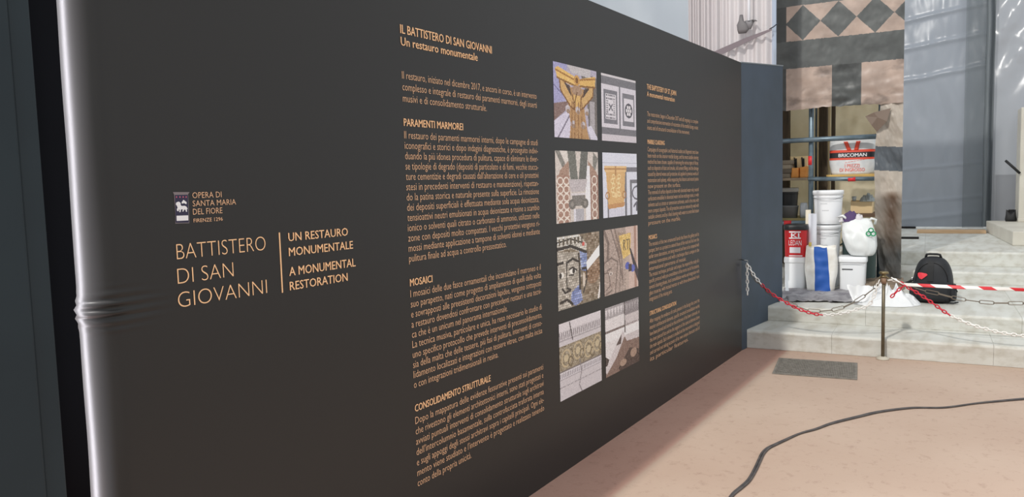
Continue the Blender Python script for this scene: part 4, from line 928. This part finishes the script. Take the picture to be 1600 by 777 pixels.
# stack of round white buckets
sW = 2.12
t, r = cen(1270, 1318.5, 310, sW); zt1 = onS(1294, 298, sW - r)[1]; zt2 = onS(1294, 352, sW - r)[1]; tb_, rb_ = cen(1270.5, 1314, 365, sW)
h1 = zt1 - zt2; hb = .41
def bucket(label, t, z, r, h):
    o = pail('white_bucket', label, 'bucket', t, sW, z, r * .84, r * .955, h, M_wp, M_wp, .02, group='stacked round white buckets')
    for k, zz in enumerate((h * .62, h * .42)):
        a0 = 4.25 + .12 * k; rr = lambda zz: (r * .84 + r * .115 * zz / h) + .002
        mb_ = MB().grid(lambda a, b: (rr(zz) * math.cos(a0 + a * .5), rr(zz) * math.sin(a0 + a * .5), zz + .003 * b), 12, 1); mb_.build('volume_mark', mat('mark_grey', (150, 152, 156), .6), o)
    pts = [(r * 1.0 * math.cos(k / 16 * PI + PI), r * 1.0 * math.sin(k / 16 * PI + PI) - .01, h * .86 - .12 * h * math.sin(k / 16 * PI)) for k in range(17)]
    MB().tube(pts, .0025, 6).build('wire_handle', mat('steel', (168, 170, 172), .35, 1.0), o, smooth=True)
    return o
zlow = zt2 - h1 * .92
bucket('round white bucket with a lid, top of the stack of white buckets', t, zt2 + .005, r, h1 - .012)
bucket('round white bucket in the middle of the stack, under the topmost', tb_, zt2 - h1, rb_ * 1.04, h1 - .012)
hlow = zt2 - h1 - Z2
bucket('round white bucket at the bottom of the stack, behind the blue-striped bag', tb_, Z2, rb_ * 1.04, hlow - .012)
# teal tub behind the white bag
t, r = cen(1316, 1369, 410, 2.2); tub = sthing('teal_tub', 'dark teal plastic tub behind the square white bucket', 'tub', t, 2.24, Z2)
ht = onS(1340, 372, 2.2)[1] - Z2
MB().loft([sring(r * 1.86, .2, 0, 48, 6), sring(r * 1.9, .22, .02, 48, 6), sring(r * 2, .25, ht - .03, 48, 6), sring(r * 2.06, .27, ht - .03, 48, 6), sring(r * 2.06, .27, ht, 48, 6), sring(r * 1.9, .24, ht, 48, 6), sring(r * 1.85, .22, ht - .05, 48, 6)]).build('tub_body', mat('teal_plastic', (92, 112, 110), .5), tub, smooth=True)
for sx in (-1, 1): MB().tube([(sx * r * .95, -.05, ht - .06), (sx * (r + .02), -.04, ht - .08), (sx * (r + .02), .04, ht - .08), (sx * r * .95, .05, ht - .06)], .008, 8).build('handle', MATS['teal_plastic'], tub, smooth=True)
# square white bucket with slot handle
t0, s = g2(1330, 455); tq, r = cen(1307.5, 1354.5, 405, s)
hq = onS(1330, 402, s)[1] - Z2; sq = s + r * .9
bx = pail('white_bucket', 'square white bucket with a slot handle, under the white plastic bag', 'bucket', tq, sq, Z2, r * .86, r * .93, hq - .015, M_wp, M_wp, .015, square=5)
MB().box(-.055 - .04, .05 - .04, -r * .9 * .93 - .001, -r * .9 * .86, hq * .62, hq * .65).build('slot', mat('slot_dark', (70, 72, 74), .6), bx)
MB().grid(lambda a, b: ((a - .5) * 2 * r * .8, -r * .9 * .955 - .001, hq * .78 + .004 * b), 10, 1).build('rim_line', mat('mark_grey', (150, 152, 156), .6), bx)

# blue-striped woven bag
t0, s = g2(1281, 456); t, r = cen(1255.5, 1307, 430, s); hb = onS(1280, 386, s)[1] - Z2
sk = sthing('woven_sack', 'white woven sack with a broad blue stripe, standing open', 'sack', t, s + .10, Z2)
M_sack = mat('sack_white', (242, 240, 234), .45, col2=(222, 217, 206), nscale=9)
def kW(z): k = z / hb; return 2 * r * (.80 + .22 * math.sin(min(1, k * 1.35) * PI / 2) - .12 * max(0, k - .55) / .45)
def kwr(p): return (p[0] + .006 * nz(p[0] * 5, p[1] * 5, p[2] * 8), p[1] + .014 * nz(p[0] * 11, 7, p[2] * 12), p[2] + (p[2] > hb * .93) * .02 * nz(p[0] * 13, p[1] * 13, 2))
MB().loft([sring(kW(hb * k / 14), .20 * (1 - .2 * k / 14), hb * k / 14, 60, 3.4, fn=kwr) for k in range(15)], True, False).build('sack_body', M_sack, sk, smooth=True, solid=.003)
def kfront(x, z, off):
    w = kW(z); dd = .20 * (1 - .2 * z / hb); a = min(.999, abs(x) / (w / 2)); p = kwr((x, -dd / 2 * (1 - a ** 3.4) ** (1 / 3.4), z)); return (p[0], p[1] - off, p[2])
xl0, xl1 = onS(1271.5, 390, s)[0] - t, onS(1273.5, 455, s)[0] - t; xr0, xr1 = onS(1292, 390, s)[0] - t, onS(1297.5, 455, s)[0] - t
MB().grid(lambda a, b: kfront((xl1 + (xl0 - xl1) * b) * (1 - a) + (xr1 + (xr0 - xr1) * b) * a, .004 + b * (hb - .006), .004), 18, 40).build('blue_stripe', mat('sack_blue', (38, 88, 168), .42), sk, smooth=True)
yl = onS(1265, 447, s); MB().grid(lambda a, b: kfront(yl[0] - t - .012 + .03 * a, yl[1] - Z2 - .02 + .045 * b, .005), 4, 4).build('small_label', mat('mustard', (196, 172, 92), .5), sk)
MB().grid(heap(r * .7, .08, .035, 8.8, .5), 24, 12).build('filling', mat('sack_filling', (176, 190, 140), .8), sk); sk.children[-1].location.z = hb - .035
# rolls of paper
for (u0, u1, v0, v1, ds, lb, M_) in ((1263, 1276, 334, 388, .0, 'white paper roll standing behind the blue-striped sack', mat('paper_white', (232, 232, 238), .7)), (1258.5, 1267, 328, 388, .12, 'cream cardboard tube left of the white paper roll', mat('paper_cream', (220, 210, 190), .7))):
    sr = s + .26 + ds; t_, r_ = cen(u0, u1, 360, sr); zt0 = onS((u0 + u1) / 2, v0, sr)[1]
    o = sthing('paper_roll', lb, 'roll', t_, sr, Z2); H = zt0 - Z2
    sp = [(r_ * (1 - .0) * math.cos(a), r_ * math.sin(a)) for a in np.linspace(0, 2 * PI, 32)]
    MB().loft([[(x, y, 0) for x, y in sp[:-1]], [(x, y, H) for x, y in sp[:-1]], [(x * .8, y * .8, H) for x, y in sp[:-1]], [(x * .78, y * .78, H - .25) for x, y in sp[:-1]]]).build('roll_body', M_, o, smooth=False)
    o.children[-1].data.shade_smooth()
# white plastic bag on the square bucket
zq = Z2 + hq + .002; sg = sq + .02; t, r = cen(1312, 1367.5, 380, sg - .1); hg = onS(1340, 343, sg - .1)[1] - zq
pb = sthing('plastic_bag', 'full white plastic bag with a green emblem on the square bucket', 'bag', t, sg, zq)
M_pb = mat('white_film', (240, 243, 242), .38, spec=.45, transl=.15)
def pw(p):
    x, y, z = p; k = z / hg
    f_ = fbm(x * 5, y * 5 + 3, z * 6, 4); g_ = abs(nz(x * 7 + z * 5, y * 7, z * 9)); 
    h_ = abs(nz(x * 13 - z * 8, y * 12, z * 15)); return (x * (1 + .08 * f_ - .07 * g_ - .05 * h_), y * (1 + .2 * f_ - .25 * g_ - .16 * h_), z + .02 * nz(x * 10, y * 10, z * 4) * (k > .1))
prof = [(.60, .7, 0.0), (.72, .85, .05), (.84, 1.0, .14), (.92, 1, .26), (.98, .98, .4), (1.0, .94, .5), (.99, .86, .6), (.95, .78, .68), (.92, .70, .76), (.91, .58, .84), (.90, .44, .92), (.86, .3, .97), (.84, .2, 1.0)]
MB().loft([sring(2 * r * a_, .3 * b_, hg * k, 120, 3.2, cx=(.04 * (1 - k) - .02 * k), fn=pw) for a_, b_, k in prof]).build('bag_body', M_pb, pb, smooth=True, subsurf=1)
def ring_(cx, cz_, rr, w_):
    return MB().grid(lambda a, b: (cx + (rr + (b - .5) * w_) * math.cos(2 * PI * a), -.135, cz_ + (rr + (b - .5) * w_) * math.sin(2 * PI * a)), 20, 1)
exx, ezz = onS(1361, 364, sg - .12); mb = MB()
for dx, dz in ((-.022, -.008), (.022, -.008), (.0, .026)):
    r_ = ring_(exx - t + dx, ezz - zq + dz, .022, .012); mb.add(r_.v, r_.f)
mb.build('green_emblem', mat('emblem_green', (32, 148, 96), .5), pb)
MB().tube([(-.16, -.02, hg * .93), (-.2, -.03, hg * 1.05), (-.15, -.03, hg * 1.1), (-.1, -.02, hg * .97)], .014, 8).build('handle', M_pb, pb, smooth=True)
MB().tube([(.1, -.02, hg * .93), (.13, -.04, hg * 1.02), (.17, -.03, hg * .98), (.16, -.02, hg * .86)], .014, 8).build('handle', M_pb, pb, smooth=True)
# purple cloth and white rag lying over it
t, r = cen(1318, 1341, 335, sg + .02); zt_b = onS(1330, 344, sg - .05)[1]; hp = onS(1328, 325, sg)[1] - zt_b
pc = sthing('purple_cloth', 'crumpled purple cloth on top of the white plastic bag', 'cloth', t, sg + .05, zt_b - .02)
MB().grid(heap(r * 1.15, .1, hp + .01, 6.1, .2), 34, 20).build('cloth_body', mat('purple', (82, 62, 104), .8), pc, smooth=True)
t, r = cen(1336, 1348, 335, sg); rg_ = sthing('white_rag', 'small white rag beside the purple cloth', 'rag', t, sg + .02, zt_b - .02)
MB().grid(heap(r * 1.1, .07, hp * .6 + .02, 2.2, .35), 24, 16).build('rag_body', mat('rag_white', (214, 210, 212), .8), rg_, smooth=True)
t, r = cen(1311, 1318, 338, sg); rg2 = sthing('white_rag', 'small white rag hanging between the purple cloth and the bucket stack', 'rag', t, sg + .02, zt_b - .02)
MB().grid(heap(r * 1.2, .06, hp * .5 + .02, 4.2, .3), 20, 14).build('rag_body', MATS['rag_white'], rg2, smooth=True)

# grey mat on the step
mt_ = [g2(*q) for q in ((1212, 473), (1262, 477), (1343, 471), (1352, 455), (1300, 449), (1228, 452))]
def matf(a, b):
    x0, y0 = g2(1214, 472); x1, y1 = g2(1340, 474); x3, y3 = g2(1226, 451); x2, y2 = g2(1352, 453)
    x = (x0 * (1 - a) + x1 * a) * (1 - b) + (x3 * (1 - a) + x2 * a) * b; y = (y0 * (1 - a) + y1 * a) * (1 - b) + (y3 * (1 - a) + y2 * a) * b
    e_ = .07 * nz(a * 6, b * 5, 3); h = .004 + .05 * max(0, fbm(x * 6, y * 7, 61)) * (1 - b) ** .4 + .02 * (1 - abs(nz(x * 9, y * 7, 3))) ** 4 * (1 - b)
    return W(x + e_, y + e_, Z2 + max(.002, h))
gm = MB().grid(matf, 70, 40).build('ground_cloth', mat('grey_felt', (160, 158, 160), .9, col2=(118, 115, 120), nscale=6), smooth=True, solid=.004)
tag(gm, 'rumpled grey cloth spread on the step in front of the buckets', 'cloth')

# heap of clear plastic film
M_heap = mat('clear_sheeting', (248, 249, 250), .3, spec=.5, transl=.2)
fa = g2(1336, 462); fb = g2(1438, 479)
fh = sthing('film_heap', 'heap of crumpled white plastic film on the step left of the backpack', 'film', (fa[0] + fb[0]) / 2 - .01, 0.98, Z2, .10)
wq = (fb[0] - fa[0]) / 2
def hp_(a, b):
    ph = a * 2 * PI; rho = b
    ex_ = 1 + .10 * nz(math.cos(ph) * 1.6, math.sin(ph) * 1.6, 4) + .05 * nz(math.cos(ph) * 5, math.sin(ph) * 5, 9)
    x = rho * math.cos(ph) * ex_; y = rho * math.sin(ph) * ex_
    rid = 1 - abs(nz(x * 2.4 + y * 1.2 + 3, y * .9 - x, 1.7)); rid2 = 1 - abs(nz(x * 5 - y * 2.5, y * 1.6 + x * 1.5, 7.7)); rid3 = 1 - abs(nz(x * 11, y * 3.5, 2.7))
    zz = .20 * (1 - rho ** 2.6) * (.30 + .42 * rid ** 3 + .26 * rid2 ** 3 + .05 * rid3 ** 2) * (1 + .15 * x)
    return (x * wq, y * .24, max(.004, zz))
MB().grid(hp_, 140, 60).build('film_body', M_heap, fh, smooth=True)
def tuft(a, b):
    x = (a - .5) * 2; k = b; w_ = .045 + .11 * k ** .8
    return (x * w_ - wq * .74 + .05 * k, -.16 + .07 * k + .035 * math.sin(x * 6 + 1) * k, .035 + .14 * k + .02 * nz(x * 4, k * 3, 1))
MB().grid(tuft, 24, 14).build('tied_tuft', M_heap, fh, smooth=True)

# ------------------------------------------------------------------ BACKPACK
bp0 = g2(1458, 475); s = bp0[1]
t, r = cen(1425, 1491, 460, s); H = onS(1455, 397.5, s + .1)[1] - Z2
pk_ = sthing('backpack', 'black backpack with a red badge standing on the step', 'backpack', t, s + .13, Z2, -.12)
M_nyl = mat('black_nylon', (40, 42, 46), .6, spec=.35, col2=(30, 32, 35), nscale=6)
M_nyl2 = mat('black_webbing', (26, 27, 29), .7)
M_zip = mat('zip_black', (16, 16, 18), .5)
HB = H * .955
bprof = [(.80, .70, 0), (.93, .92, .03), (1.0, 1.0, .12), (1.0, 1.0, .28), (.99, .98, .42), (.96, .94, .56), (.90, .88, .70), (.80, .78, .82), (.64, .62, .92), (.42, .40, .975), (.15, .2, 1.0)]
def bpx(z): return np.interp(z / HB, [q[2] for q in bprof], [q[0] for q in bprof]) * 2 * r * .98
def bpd(z): return np.interp(z / HB, [q[2] for q in bprof], [q[1] for q in bprof]) * .25
MB().loft([sring(2 * r * .98 * a_, .25 * b_, HB * k, 56, 3.0, fn=lambda p: (p[0] + .006 * nz(p[0] * 8, p[1] * 8, p[2] * 8), p[1] + .006 * nz(p[0] * 8, 4, p[2] * 9), p[2])) for a_, b_, k in bprof]).build('pack_body', M_nyl, pk_, smooth=True, subsurf=1)
def pfront(x, z, off):
    w = bpx(z); a = min(.999, abs(x) / (w / 2)); return (x, -bpd(z) / 2 * (1 - a ** 3) ** (1 / 3) - off, z)
# lower pocket
def pock(a, b):
    x = (a - .5) * 2 * r * .80; z = HB * (.05 + .40 * b); e_ = (1 - (abs(a - .5) * 2) ** 4) * (1 - (abs(b - .5) * 2) ** 4)
    p = pfront(x, z, 0); return (p[0], p[1] - .045 * e_ ** .5 + .004, p[2])
MB().grid(pock, 36, 24).build('front_pocket', M_nyl, pk_, smooth=True)
MB().tube([tuple(np.array(pock(k / 30, .86)) + np.array([0, -.003, 0])) for k in range(1, 30)], .0045, 6).build('zip', M_zip, pk_, smooth=True)
arc = [pfront(r * .78 * math.cos(a), HB * .48 + HB * .40 * math.sin(a), .003) for a in np.linspace(0, PI, 40)]
MB().tube(arc, .005, 6).build('zip', M_zip, pk_, smooth=True)
MB().grid(lambda a, b: pfront((a - .5) * .05 - .01, HB * (.48 + .45 * b), .006), 4, 20).build('front_webbing', M_nyl2, pk_, smooth=True)
# badge: heart-like shield
hx0, hz0 = onS(1443.5, 432, s - .02)[0] - t, onS(1443.5, 432, s - .02)[1] - Z2
hv = [(-.040, .018), (-.030, .028), (-.01, .030), (.012, .026), (.034, .022), (.045, .012), (.036, .0), (.018, -.016), (-.004, -.034), (-.022, -.026), (-.036, -.006)]
c_ = pfront(hx0, hz0, .010); mb = MB(); V = [tuple(pfront(hx0 + x, hz0 + z, .008)) for x, z in hv] + [c_]
mb.add(V, [(i, (i + 1) % len(hv), len(hv)) for i in range(len(hv))]); mb.build('badge', mat('badge_red', (228, 62, 74), .5), pk_, solid=.003, label='red cloth badge')
MB().tube([(-.065, 0, HB * .965), (-.055, -.01, H * .99), (-.03, -.012, H * 1.0), (.03, -.012, H * 1.0), (.055, -.01, H * .99), (.065, 0, HB * .965)], .011, 8).build('top_handle', M_nyl2, pk_, smooth=True)
for sx in (-1, 1):
    MB().tube([(sx * .07, .10, HB * .9), (sx * .11, .17, HB * .7), (sx * .13, .18, HB * .4), (sx * .17, .13, HB * .1)], .018, 8).build('shoulder_strap', M_nyl2, pk_, smooth=True)
    MB().loft([sring(.07, .15, HB * k, 24, 2.4, cx=sx * (r * .98 - .015 + .01 * math.sin(k * 8)), cy=.0) for k in (.06, .12, .22, .32, .40)]).build('side_pocket', M_nyl, pk_, smooth=True)
MB().tube([(r * .95, -.03, HB * .42), (r * 1.08, -.05, HB * .36), (r * 1.2, -.06, HB * .26)], .006, 6).build('strap_end', M_nyl2, pk_, smooth=True)
MB().tube([(-r * .9, -.03, HB * .5), (-r * 1.15, -.02, HB * .42), (-r * 1.45, .0, HB * .36)], .013, 6).build('strap_end', M_nyl2, pk_, smooth=True)
MB().tube([(r * .7, -.1, .01), (r * 1.05, -.12, .012), (r * 1.25, -.08, .02), (r * 1.1, -.05, .012)], .006, 6).build('strap_end', M_nyl2, pk_, smooth=True)
MB().box(-r * 1.02, -r * .94, -.06, -.045, HB * .47, HB * .53).build('buckle', mat('steel', (168, 170, 172), .35, 1.0), pk_, bevel=.004)

# ------------------------------------------------------------------ barrier: post, chains, tape
pb_ = onZ(1380, 558, 0); pT, pS = ts(pb_); pS = -0.058; pT = onS(1380, 500, pS)[0]; PZ = onS(1380, 424.5, pS)[1]
M_brs = mat('aged_brass', (150, 134, 96), .45, .7, col2=(118, 106, 80), nscale=30)
post = sthing('barrier_post', 'slim aged brass barrier post in front of the lowest step', 'post', pT, pS, 0)
MB().lathe([(.048, 0), (.05, .004), (.048, .012), (.03, .02), (.018, .026)], 32).build('base', mat('stone_base', (190, 182, 166), .6), post, smooth=True)
MB().tube([(0, 0, .01), (0, 0, PZ - .03)], .0135, 16).build('pole', mat('bronze_pole', (122, 112, 92), .45, .6, col2=(100, 92, 76), nscale=20), post, smooth=True)
MB().lathe([(.0135, PZ - .05), (.026, PZ - .046), (.026, PZ - .036), (.016, PZ - .032), (.016, PZ - .022), (.036, PZ - .018), (.036, PZ - .004), (.030, PZ), (0.001, PZ + .002)], 32).build('cap', M_brs, post, smooth=True)
MB().tube([(.0, 0, PZ - .10), (.0, 0, PZ - .05)], .02, 16).build('collar', mat('brown_collar', (140, 112, 90), .6), post, smooth=True)
for sx in (-1, 1): MB().tube([(sx * .014, 0, PZ - .05), (sx * .03, -.004, PZ - .045), (sx * .036, -.004, PZ - .065), (sx * .02, 0, PZ - .08)], .004, 8).build('chain_eye', M_brs, post, smooth=True)

def link_mesh(name, L_, Wd, r, M_):
    pts = []
    hl = (L_ - Wd) / 2; rr = Wd / 2 - r
    for k in range(6): a = -PI / 2 + PI * k / 5; pts.append((hl + rr * math.cos(a), rr * math.sin(a), 0))
    for k in range(6): a = PI / 2 + PI * k / 5; pts.append((-hl + rr * math.cos(a), rr * math.sin(a), 0))
    n = 6; V = []; F = []; m_ = len(pts)
    for i in range(m_):
        p = np.array(pts[i]); d_ = np.array(pts[(i + 1) % m_]) - np.array(pts[i - 1]); d_ /= np.linalg.norm(d_)
        a = np.array([0, 0, 1.0]); b = np.cross(d_, a)
        for j in range(n): th = 2 * PI * j / n; V.append(tuple(p + r * (math.cos(th) * a + math.sin(th) * b)))
    for i in range(m_):
        for j in range(n): F.append((i * n + j, i * n + (j + 1) % n, ((i + 1) % m_) * n + (j + 1) % n, ((i + 1) % m_) * n + j))
    me = bpy.data.meshes.new(name); me.from_pydata(V, [], F); me.materials.append(M_); me.shade_smooth(); return me
def resample(P_, pitch):
    P_ = [np.array(p, float) for p in P_]
    # smooth Catmull-Rom then even spacing
    Q = []
    for i in range(len(P_) - 1):
        p0, p1, p2, p3 = P_[max(i - 1, 0)], P_[i], P_[i + 1], P_[min(i + 2, len(P_) - 1)]
        for k in range(24):
            u = k / 24; Q.append(.5 * ((2 * p1) + (p2 - p0) * u + (2 * p0 - 5 * p1 + 4 * p2 - p3) * u * u + (3 * p1 - p0 - 3 * p2 + p3) * u ** 3))
    Q.append(P_[-1]); Q = np.array(Q); d_ = np.concatenate([[0], np.cumsum(np.linalg.norm(np.diff(Q, axis=0), axis=1))])
    n = max(2, int(d_[-1] / pitch)); g = np.linspace(0, d_[-1], n + 1)
    return np.stack([np.interp(g, d_, Q[:, k]) for k in range(3)], 1)
def lay_chain(parent, pts, pitch, pick, tilt=0.0, name='link'):
    R_ = resample(pts, pitch); base = parent.matrix_basis.copy(); inv = base.inverted()
    for i in range(len(R_) - 1):
        a, b = R_[i], R_[i + 1]; mid = (a + b) / 2; x = Vector(b - a).normalized(); z = Vector((0, 0, 1)) if abs(x.z) < .95 else Vector((1, 0, 0))
        y = z.cross(x).normalized(); z = x.cross(y)
        an = (PI / 2 if i % 2 else 0) + tilt + random.uniform(-.2, .2)
        y2 = y * math.cos(an) + z * math.sin(an); z2 = x.cross(y2)
        o = bpy.data.objects.new(name, pick(mid, i)); COL.objects.link(o); o.parent = parent
        M_ = Matrix((x.to_4d(), y2.to_4d(), z2.to_4d(), (0, 0, 0, 1))).transposed(); M_.col[3] = Vector((*mid, 1)); 
        for c in range(3): M_[3][c] = 0
        o.matrix_basis = inv @ M_
M_cw = mat('chain_white', (238, 236, 232), .45); M_cr = mat('chain_red', (204, 38, 58), .42)
LW = link_mesh('white_link', .046, .030, .0052, M_cw); LR = link_mesh('red_link', .046, .030, .0052, M_cr)
LI = link_mesh('iron_link', .108, .032, .0032, mat('chain_iron', (122, 112, 98), .6, .2))
def P_at(u, v, s=None):
    s = pS if s is None else s; q = onS(u, v, s); return W(q[0], s, q[1])
pe_r = W(pT + .032, pS, PZ - .07); pe_l = W(pT - .032, pS, PZ - .07)
hook = np.array([.010, -.042, .783])
def mixs(v0, v1, k): return pS * k
chl = [hook]
for (u, v) in ((1176, 427), (1190, 445), (1207, 460), (1223, 470), (1250, 484), (1280, 492), (1310, 490.5), (1340, 483), (1360, 474)):
    # the chain hangs in the upright plane through hook and post
    k = (u - 1165) / (1380 - 1165); A2 = hook[:2]; B2 = pe_l[:2]; n_ = np.array([-(B2 - A2)[1], (B2 - A2)[0], 0]); chl.append(onplane(u, v, n_, n_[:2] @ A2))
chl.append(pe_l)
def sx_px(p):
    d_ = np.array(p) - CAM; return 800 + FPX * (d_ @ CR) / (d_ @ CF)
c1 = thing('barrier_chain', 'red and white plastic chain sagging from the panel hook to the brass post', 'chain', tuple(hook))
lay_chain(c1, chl, .031, lambda m_, i: LR if 1190 < sx_px(m_) < 1283 else LW)
c1e = thing('hanging_chain', 'short loose end of white plastic chain dangling from the panel hook', 'chain', tuple(hook))
lay_chain(c1e, [hook + np.array([0, -.004, -.01]), hook + np.array([.0, -.004, -.1]), hook + np.array([.004, -.004, -.2]), hook + np.array([.006, -.004, -.285])], .031, lambda m_, i: LW)
chr_ = [pe_r] + [P_at(*q) for q in ((1400, 438), (1415, 447), (1440, 462), (1460, 476), (1485, 493), (1520, 508), (1560, 519), (1600, 525), (1640, 527), (1690, 525), (1770, 510), (1850, 480), (1930, 440))]
c2 = thing('barrier_chain', 'red and white plastic chain running from the brass post out of the picture', 'chain', tuple(pe_r))
lay_chain(c2, chr_, .031, lambda m_, i: LR if 1406 < sx_px(m_) < 1484 else LW)
c2e = thing('hanging_chain', 'short loose end of red chain hanging in front of the film heap', 'chain', tuple(P_at(1414, 446, pS - .02)))
lay_chain(c2e, [P_at(1414, 446, pS - .02), P_at(1404, 453, pS - .02), P_at(1397, 460, pS - .02), P_at(1392, 465, pS - .02)], .031, lambda m_, i: LR)
il = [hook + np.array([.01, .012, -.012])]
for (u, v) in ((1190, 448), (1215, 465), (1233, 474), (1243, 478), (1257.6, 484), (1273, 486.3), (1288, 486.3), (1304, 484), (1319, 480), (1333, 473.5), (1345, 466.6), (1358, 456.6), (1370, 447)):
    A2 = np.array([.03, -.03]); B2 = (pe_l + ES * .02)[:2]; n_ = np.array([-(B2 - A2)[1], (B2 - A2)[0], 0]); il.append(onplane(u, v, n_, n_[:2] @ A2))
il.append(pe_l + ES * .012 + np.array([0, 0, .012]))
c3 = thing('iron_chain', 'old long-linked iron chain hanging behind the plastic chain, left of the post', 'chain', tuple(il[0]))
lay_chain(c3, il, .095, lambda m_, i: LI)
ir = [pe_r + ES * .012 + np.array([0, 0, .012])] + [P_at(u, v, pS + .015) for u, v in ((1415, 445), (1442, 454), (1460, 457.5), (1490, 465.5), (1509, 469), (1547, 473.4), (1584, 474), (1640, 474), (1720, 472), (1820, 462), (1930, 440))]
c4 = thing('iron_chain', 'old long-linked iron chain running right from the post across the backpack', 'chain', tuple(ir[0]))
lay_chain(c4, ir, .095, lambda m_, i: LI)
# striped tape
tpA = P_at(1412, 445, pS - .01); tpB = P_at(1930, 463, pS - .01)
M_tape = mat('barrier_tape', (238, 236, 232), .4)
nt = M_tape.node_tree; N = nt.nodes; L = nt.links; tc = [n for n in N if n.type == 'TEX_COORD'][0]
sp_ = N.new('ShaderNodeSeparateXYZ'); L.new(tc.outputs['Object'], sp_.inputs[0])
m1 = N.new('ShaderNodeMath'); m1.operation = 'MULTIPLY_ADD'; L.new(sp_.outputs[2], m1.inputs[0]); m1.inputs[1].default_value = 1.6; L.new(sp_.outputs[0], m1.inputs[2])
m2_ = N.new('ShaderNodeMath'); m2_.operation = 'MULTIPLY'; L.new(m1.outputs[0], m2_.inputs[0]); m2_.inputs[1].default_value = 1 / .205
m3 = N.new('ShaderNodeMath'); m3.operation = 'FRACT'; L.new(m2_.outputs[0], m3.inputs[0])
m4 = N.new('ShaderNodeMath'); m4.operation = 'GREATER_THAN'; L.new(m3.outputs[0], m4.inputs[0]); m4.inputs[1].default_value = .56
mxx = N.new('ShaderNodeMix'); mxx.data_type = 'RGBA'; L.new(m4.outputs[0], mxx.inputs[0]); mxx.inputs[6].default_value = lin((238, 236, 232)); mxx.inputs[7].default_value = lin((214, 44, 54)); L.new(mxx.outputs[2], N['Principled BSDF'].inputs['Base Color'])
tp_ = thing('barrier_tape', 'red and white striped tape stretched level in front of the backpack', 'tape', tuple(tpA), RZ)
ln = np.linalg.norm(tpB - tpA)
MB().grid(lambda a, b: (a * ln, .004 * math.sin(a * 22) * 1 + (b - .5) * .012 * math.sin(a * 9), (tpB[2] - tpA[2]) * a - .008 * math.sin(a * PI) + (b - .5) * .026), 160, 4).build('tape_strip', M_tape, tp_, smooth=True, solid=.0008)
q0 = P_at(1395, 434, pS - .015); q1 = P_at(1415, 446, pS - .015)
MB().tube([tuple(np.array(x_) ) for x_ in [(-np.linalg.norm(tpA - q0) * .95, 0, q0[2] - tpA[2]), (-.05, -.006, .03), (0.0, 0, 0)]], .006, 8).build('tape_knot', M_cw, tp_, smooth=True)

# ------------------------------------------------------------------ floor grate, cable, litter
gc = [onZ(*q, 0) for q in ((1205, 585), (1337, 594), (1342, 569), (1218.5, 560.5))]
ctr = sum(gc) / 4; ax = (gc[1] - gc[0] + gc[2] - gc[3]); wx = np.linalg.norm(ax) / 2; ay = (gc[3] - gc[0] + gc[2] - gc[1]); wy = np.linalg.norm(ay) / 2
gr = thing('floor_grate', 'dark iron ventilation grate set in the floor before the steps', 'grate', (ctr[0], ctr[1], 0), math.atan2(ax[1], ax[0]))
M_gr = mat('grate_iron', (138, 132, 124), .6, .1, col2=(112, 108, 100), nscale=30)
f_ = .018; mb = MB(); X, Y = wx / 2, wy / 2
mb.box(-X, X, -Y, -Y + f_, .001, .008).box(-X, X, Y - f_, Y, .001, .008).box(-X, -X + f_, -Y + f_, Y - f_, .001, .008).box(X - f_, X, -Y + f_, Y - f_, .001, .008)
mb.build('frame', M_gr, gr)
mb = MB(); n_ = 46
for k in range(n_): x = -X + f_ + (2 * X - 2 * f_) * (k + .5) / n_; mb.box(x - .0036, x + .0036, -Y + f_, Y - f_, .002, .007)
for k in range(12): y = -Y + f_ + (2 * Y - 2 * f_) * (k + .5) / 12; mb.box(-X + f_, X - f_, y - .006, y + .006, .0025, .0065)
mb.build('grille', M_gr, gr)
MB().box(-X + .004, X - .004, -Y + .004, Y - .004, .0005, .0015).build('dark_pit', mat('pit_dark', (70, 66, 62), .9), gr)
cpts = [(1120, 810), (1142.5, 775), (1157, 762), (1170, 750), (1180, 733), (1187, 718), (1192, 708), (1200, 700), (1212, 694), (1225, 688), (1250, 677), (1275, 670), (1300, 661), (1340, 651), (1375, 643), (1425, 637), (1475, 636.5), (1525, 630), (1560, 626.5), (1600, 623), (1660, 619), (1760, 612), (1900, 604), (2100, 590)]
cw = [onZ(u, v, 0.009) for u, v in cpts]; cr = resample(cw, .03)
cbl = thing('power_cable', 'black power cable lying in a curve across the reddish floor', 'cable', tuple(onZ(1300, 661, 0)))
base = np.array(cbl.location)
for k in (0, 1):
    R2 = [p - base + np.array([.006 * math.cos(i * .06 + k * PI), .006 * math.sin(i * .06 + k * PI), -.002]) for i, p in enumerate(cr)]
    MB().tube(R2, .006, 8).build('strand', mat('cable_black', (84, 79, 77), .5, col2=(64, 60, 60), nscale=20), cbl, smooth=True)
for (u, v, z, lb) in ((1221, 472, Z2, 'white scrap of paper on the step edge by the end leaf'),):
    q = onZ(u, v, z); o = thing('paper_scrap', lb, 'scrap', tuple(q + np.array([0, 0, .001])), .4)
    MB().add([(-.03, -.02, 0), (.03, -.025, .006), (.034, .02, .004), (0, .012, .022), (-.028, .02, .002)], [(0, 1, 3), (1, 2, 3), (0, 3, 4)]).build('scrap_body', M_wp, o, solid=.0015)

bpy.data.objects.remove(_to); bpy.data.curves.remove(_tc)
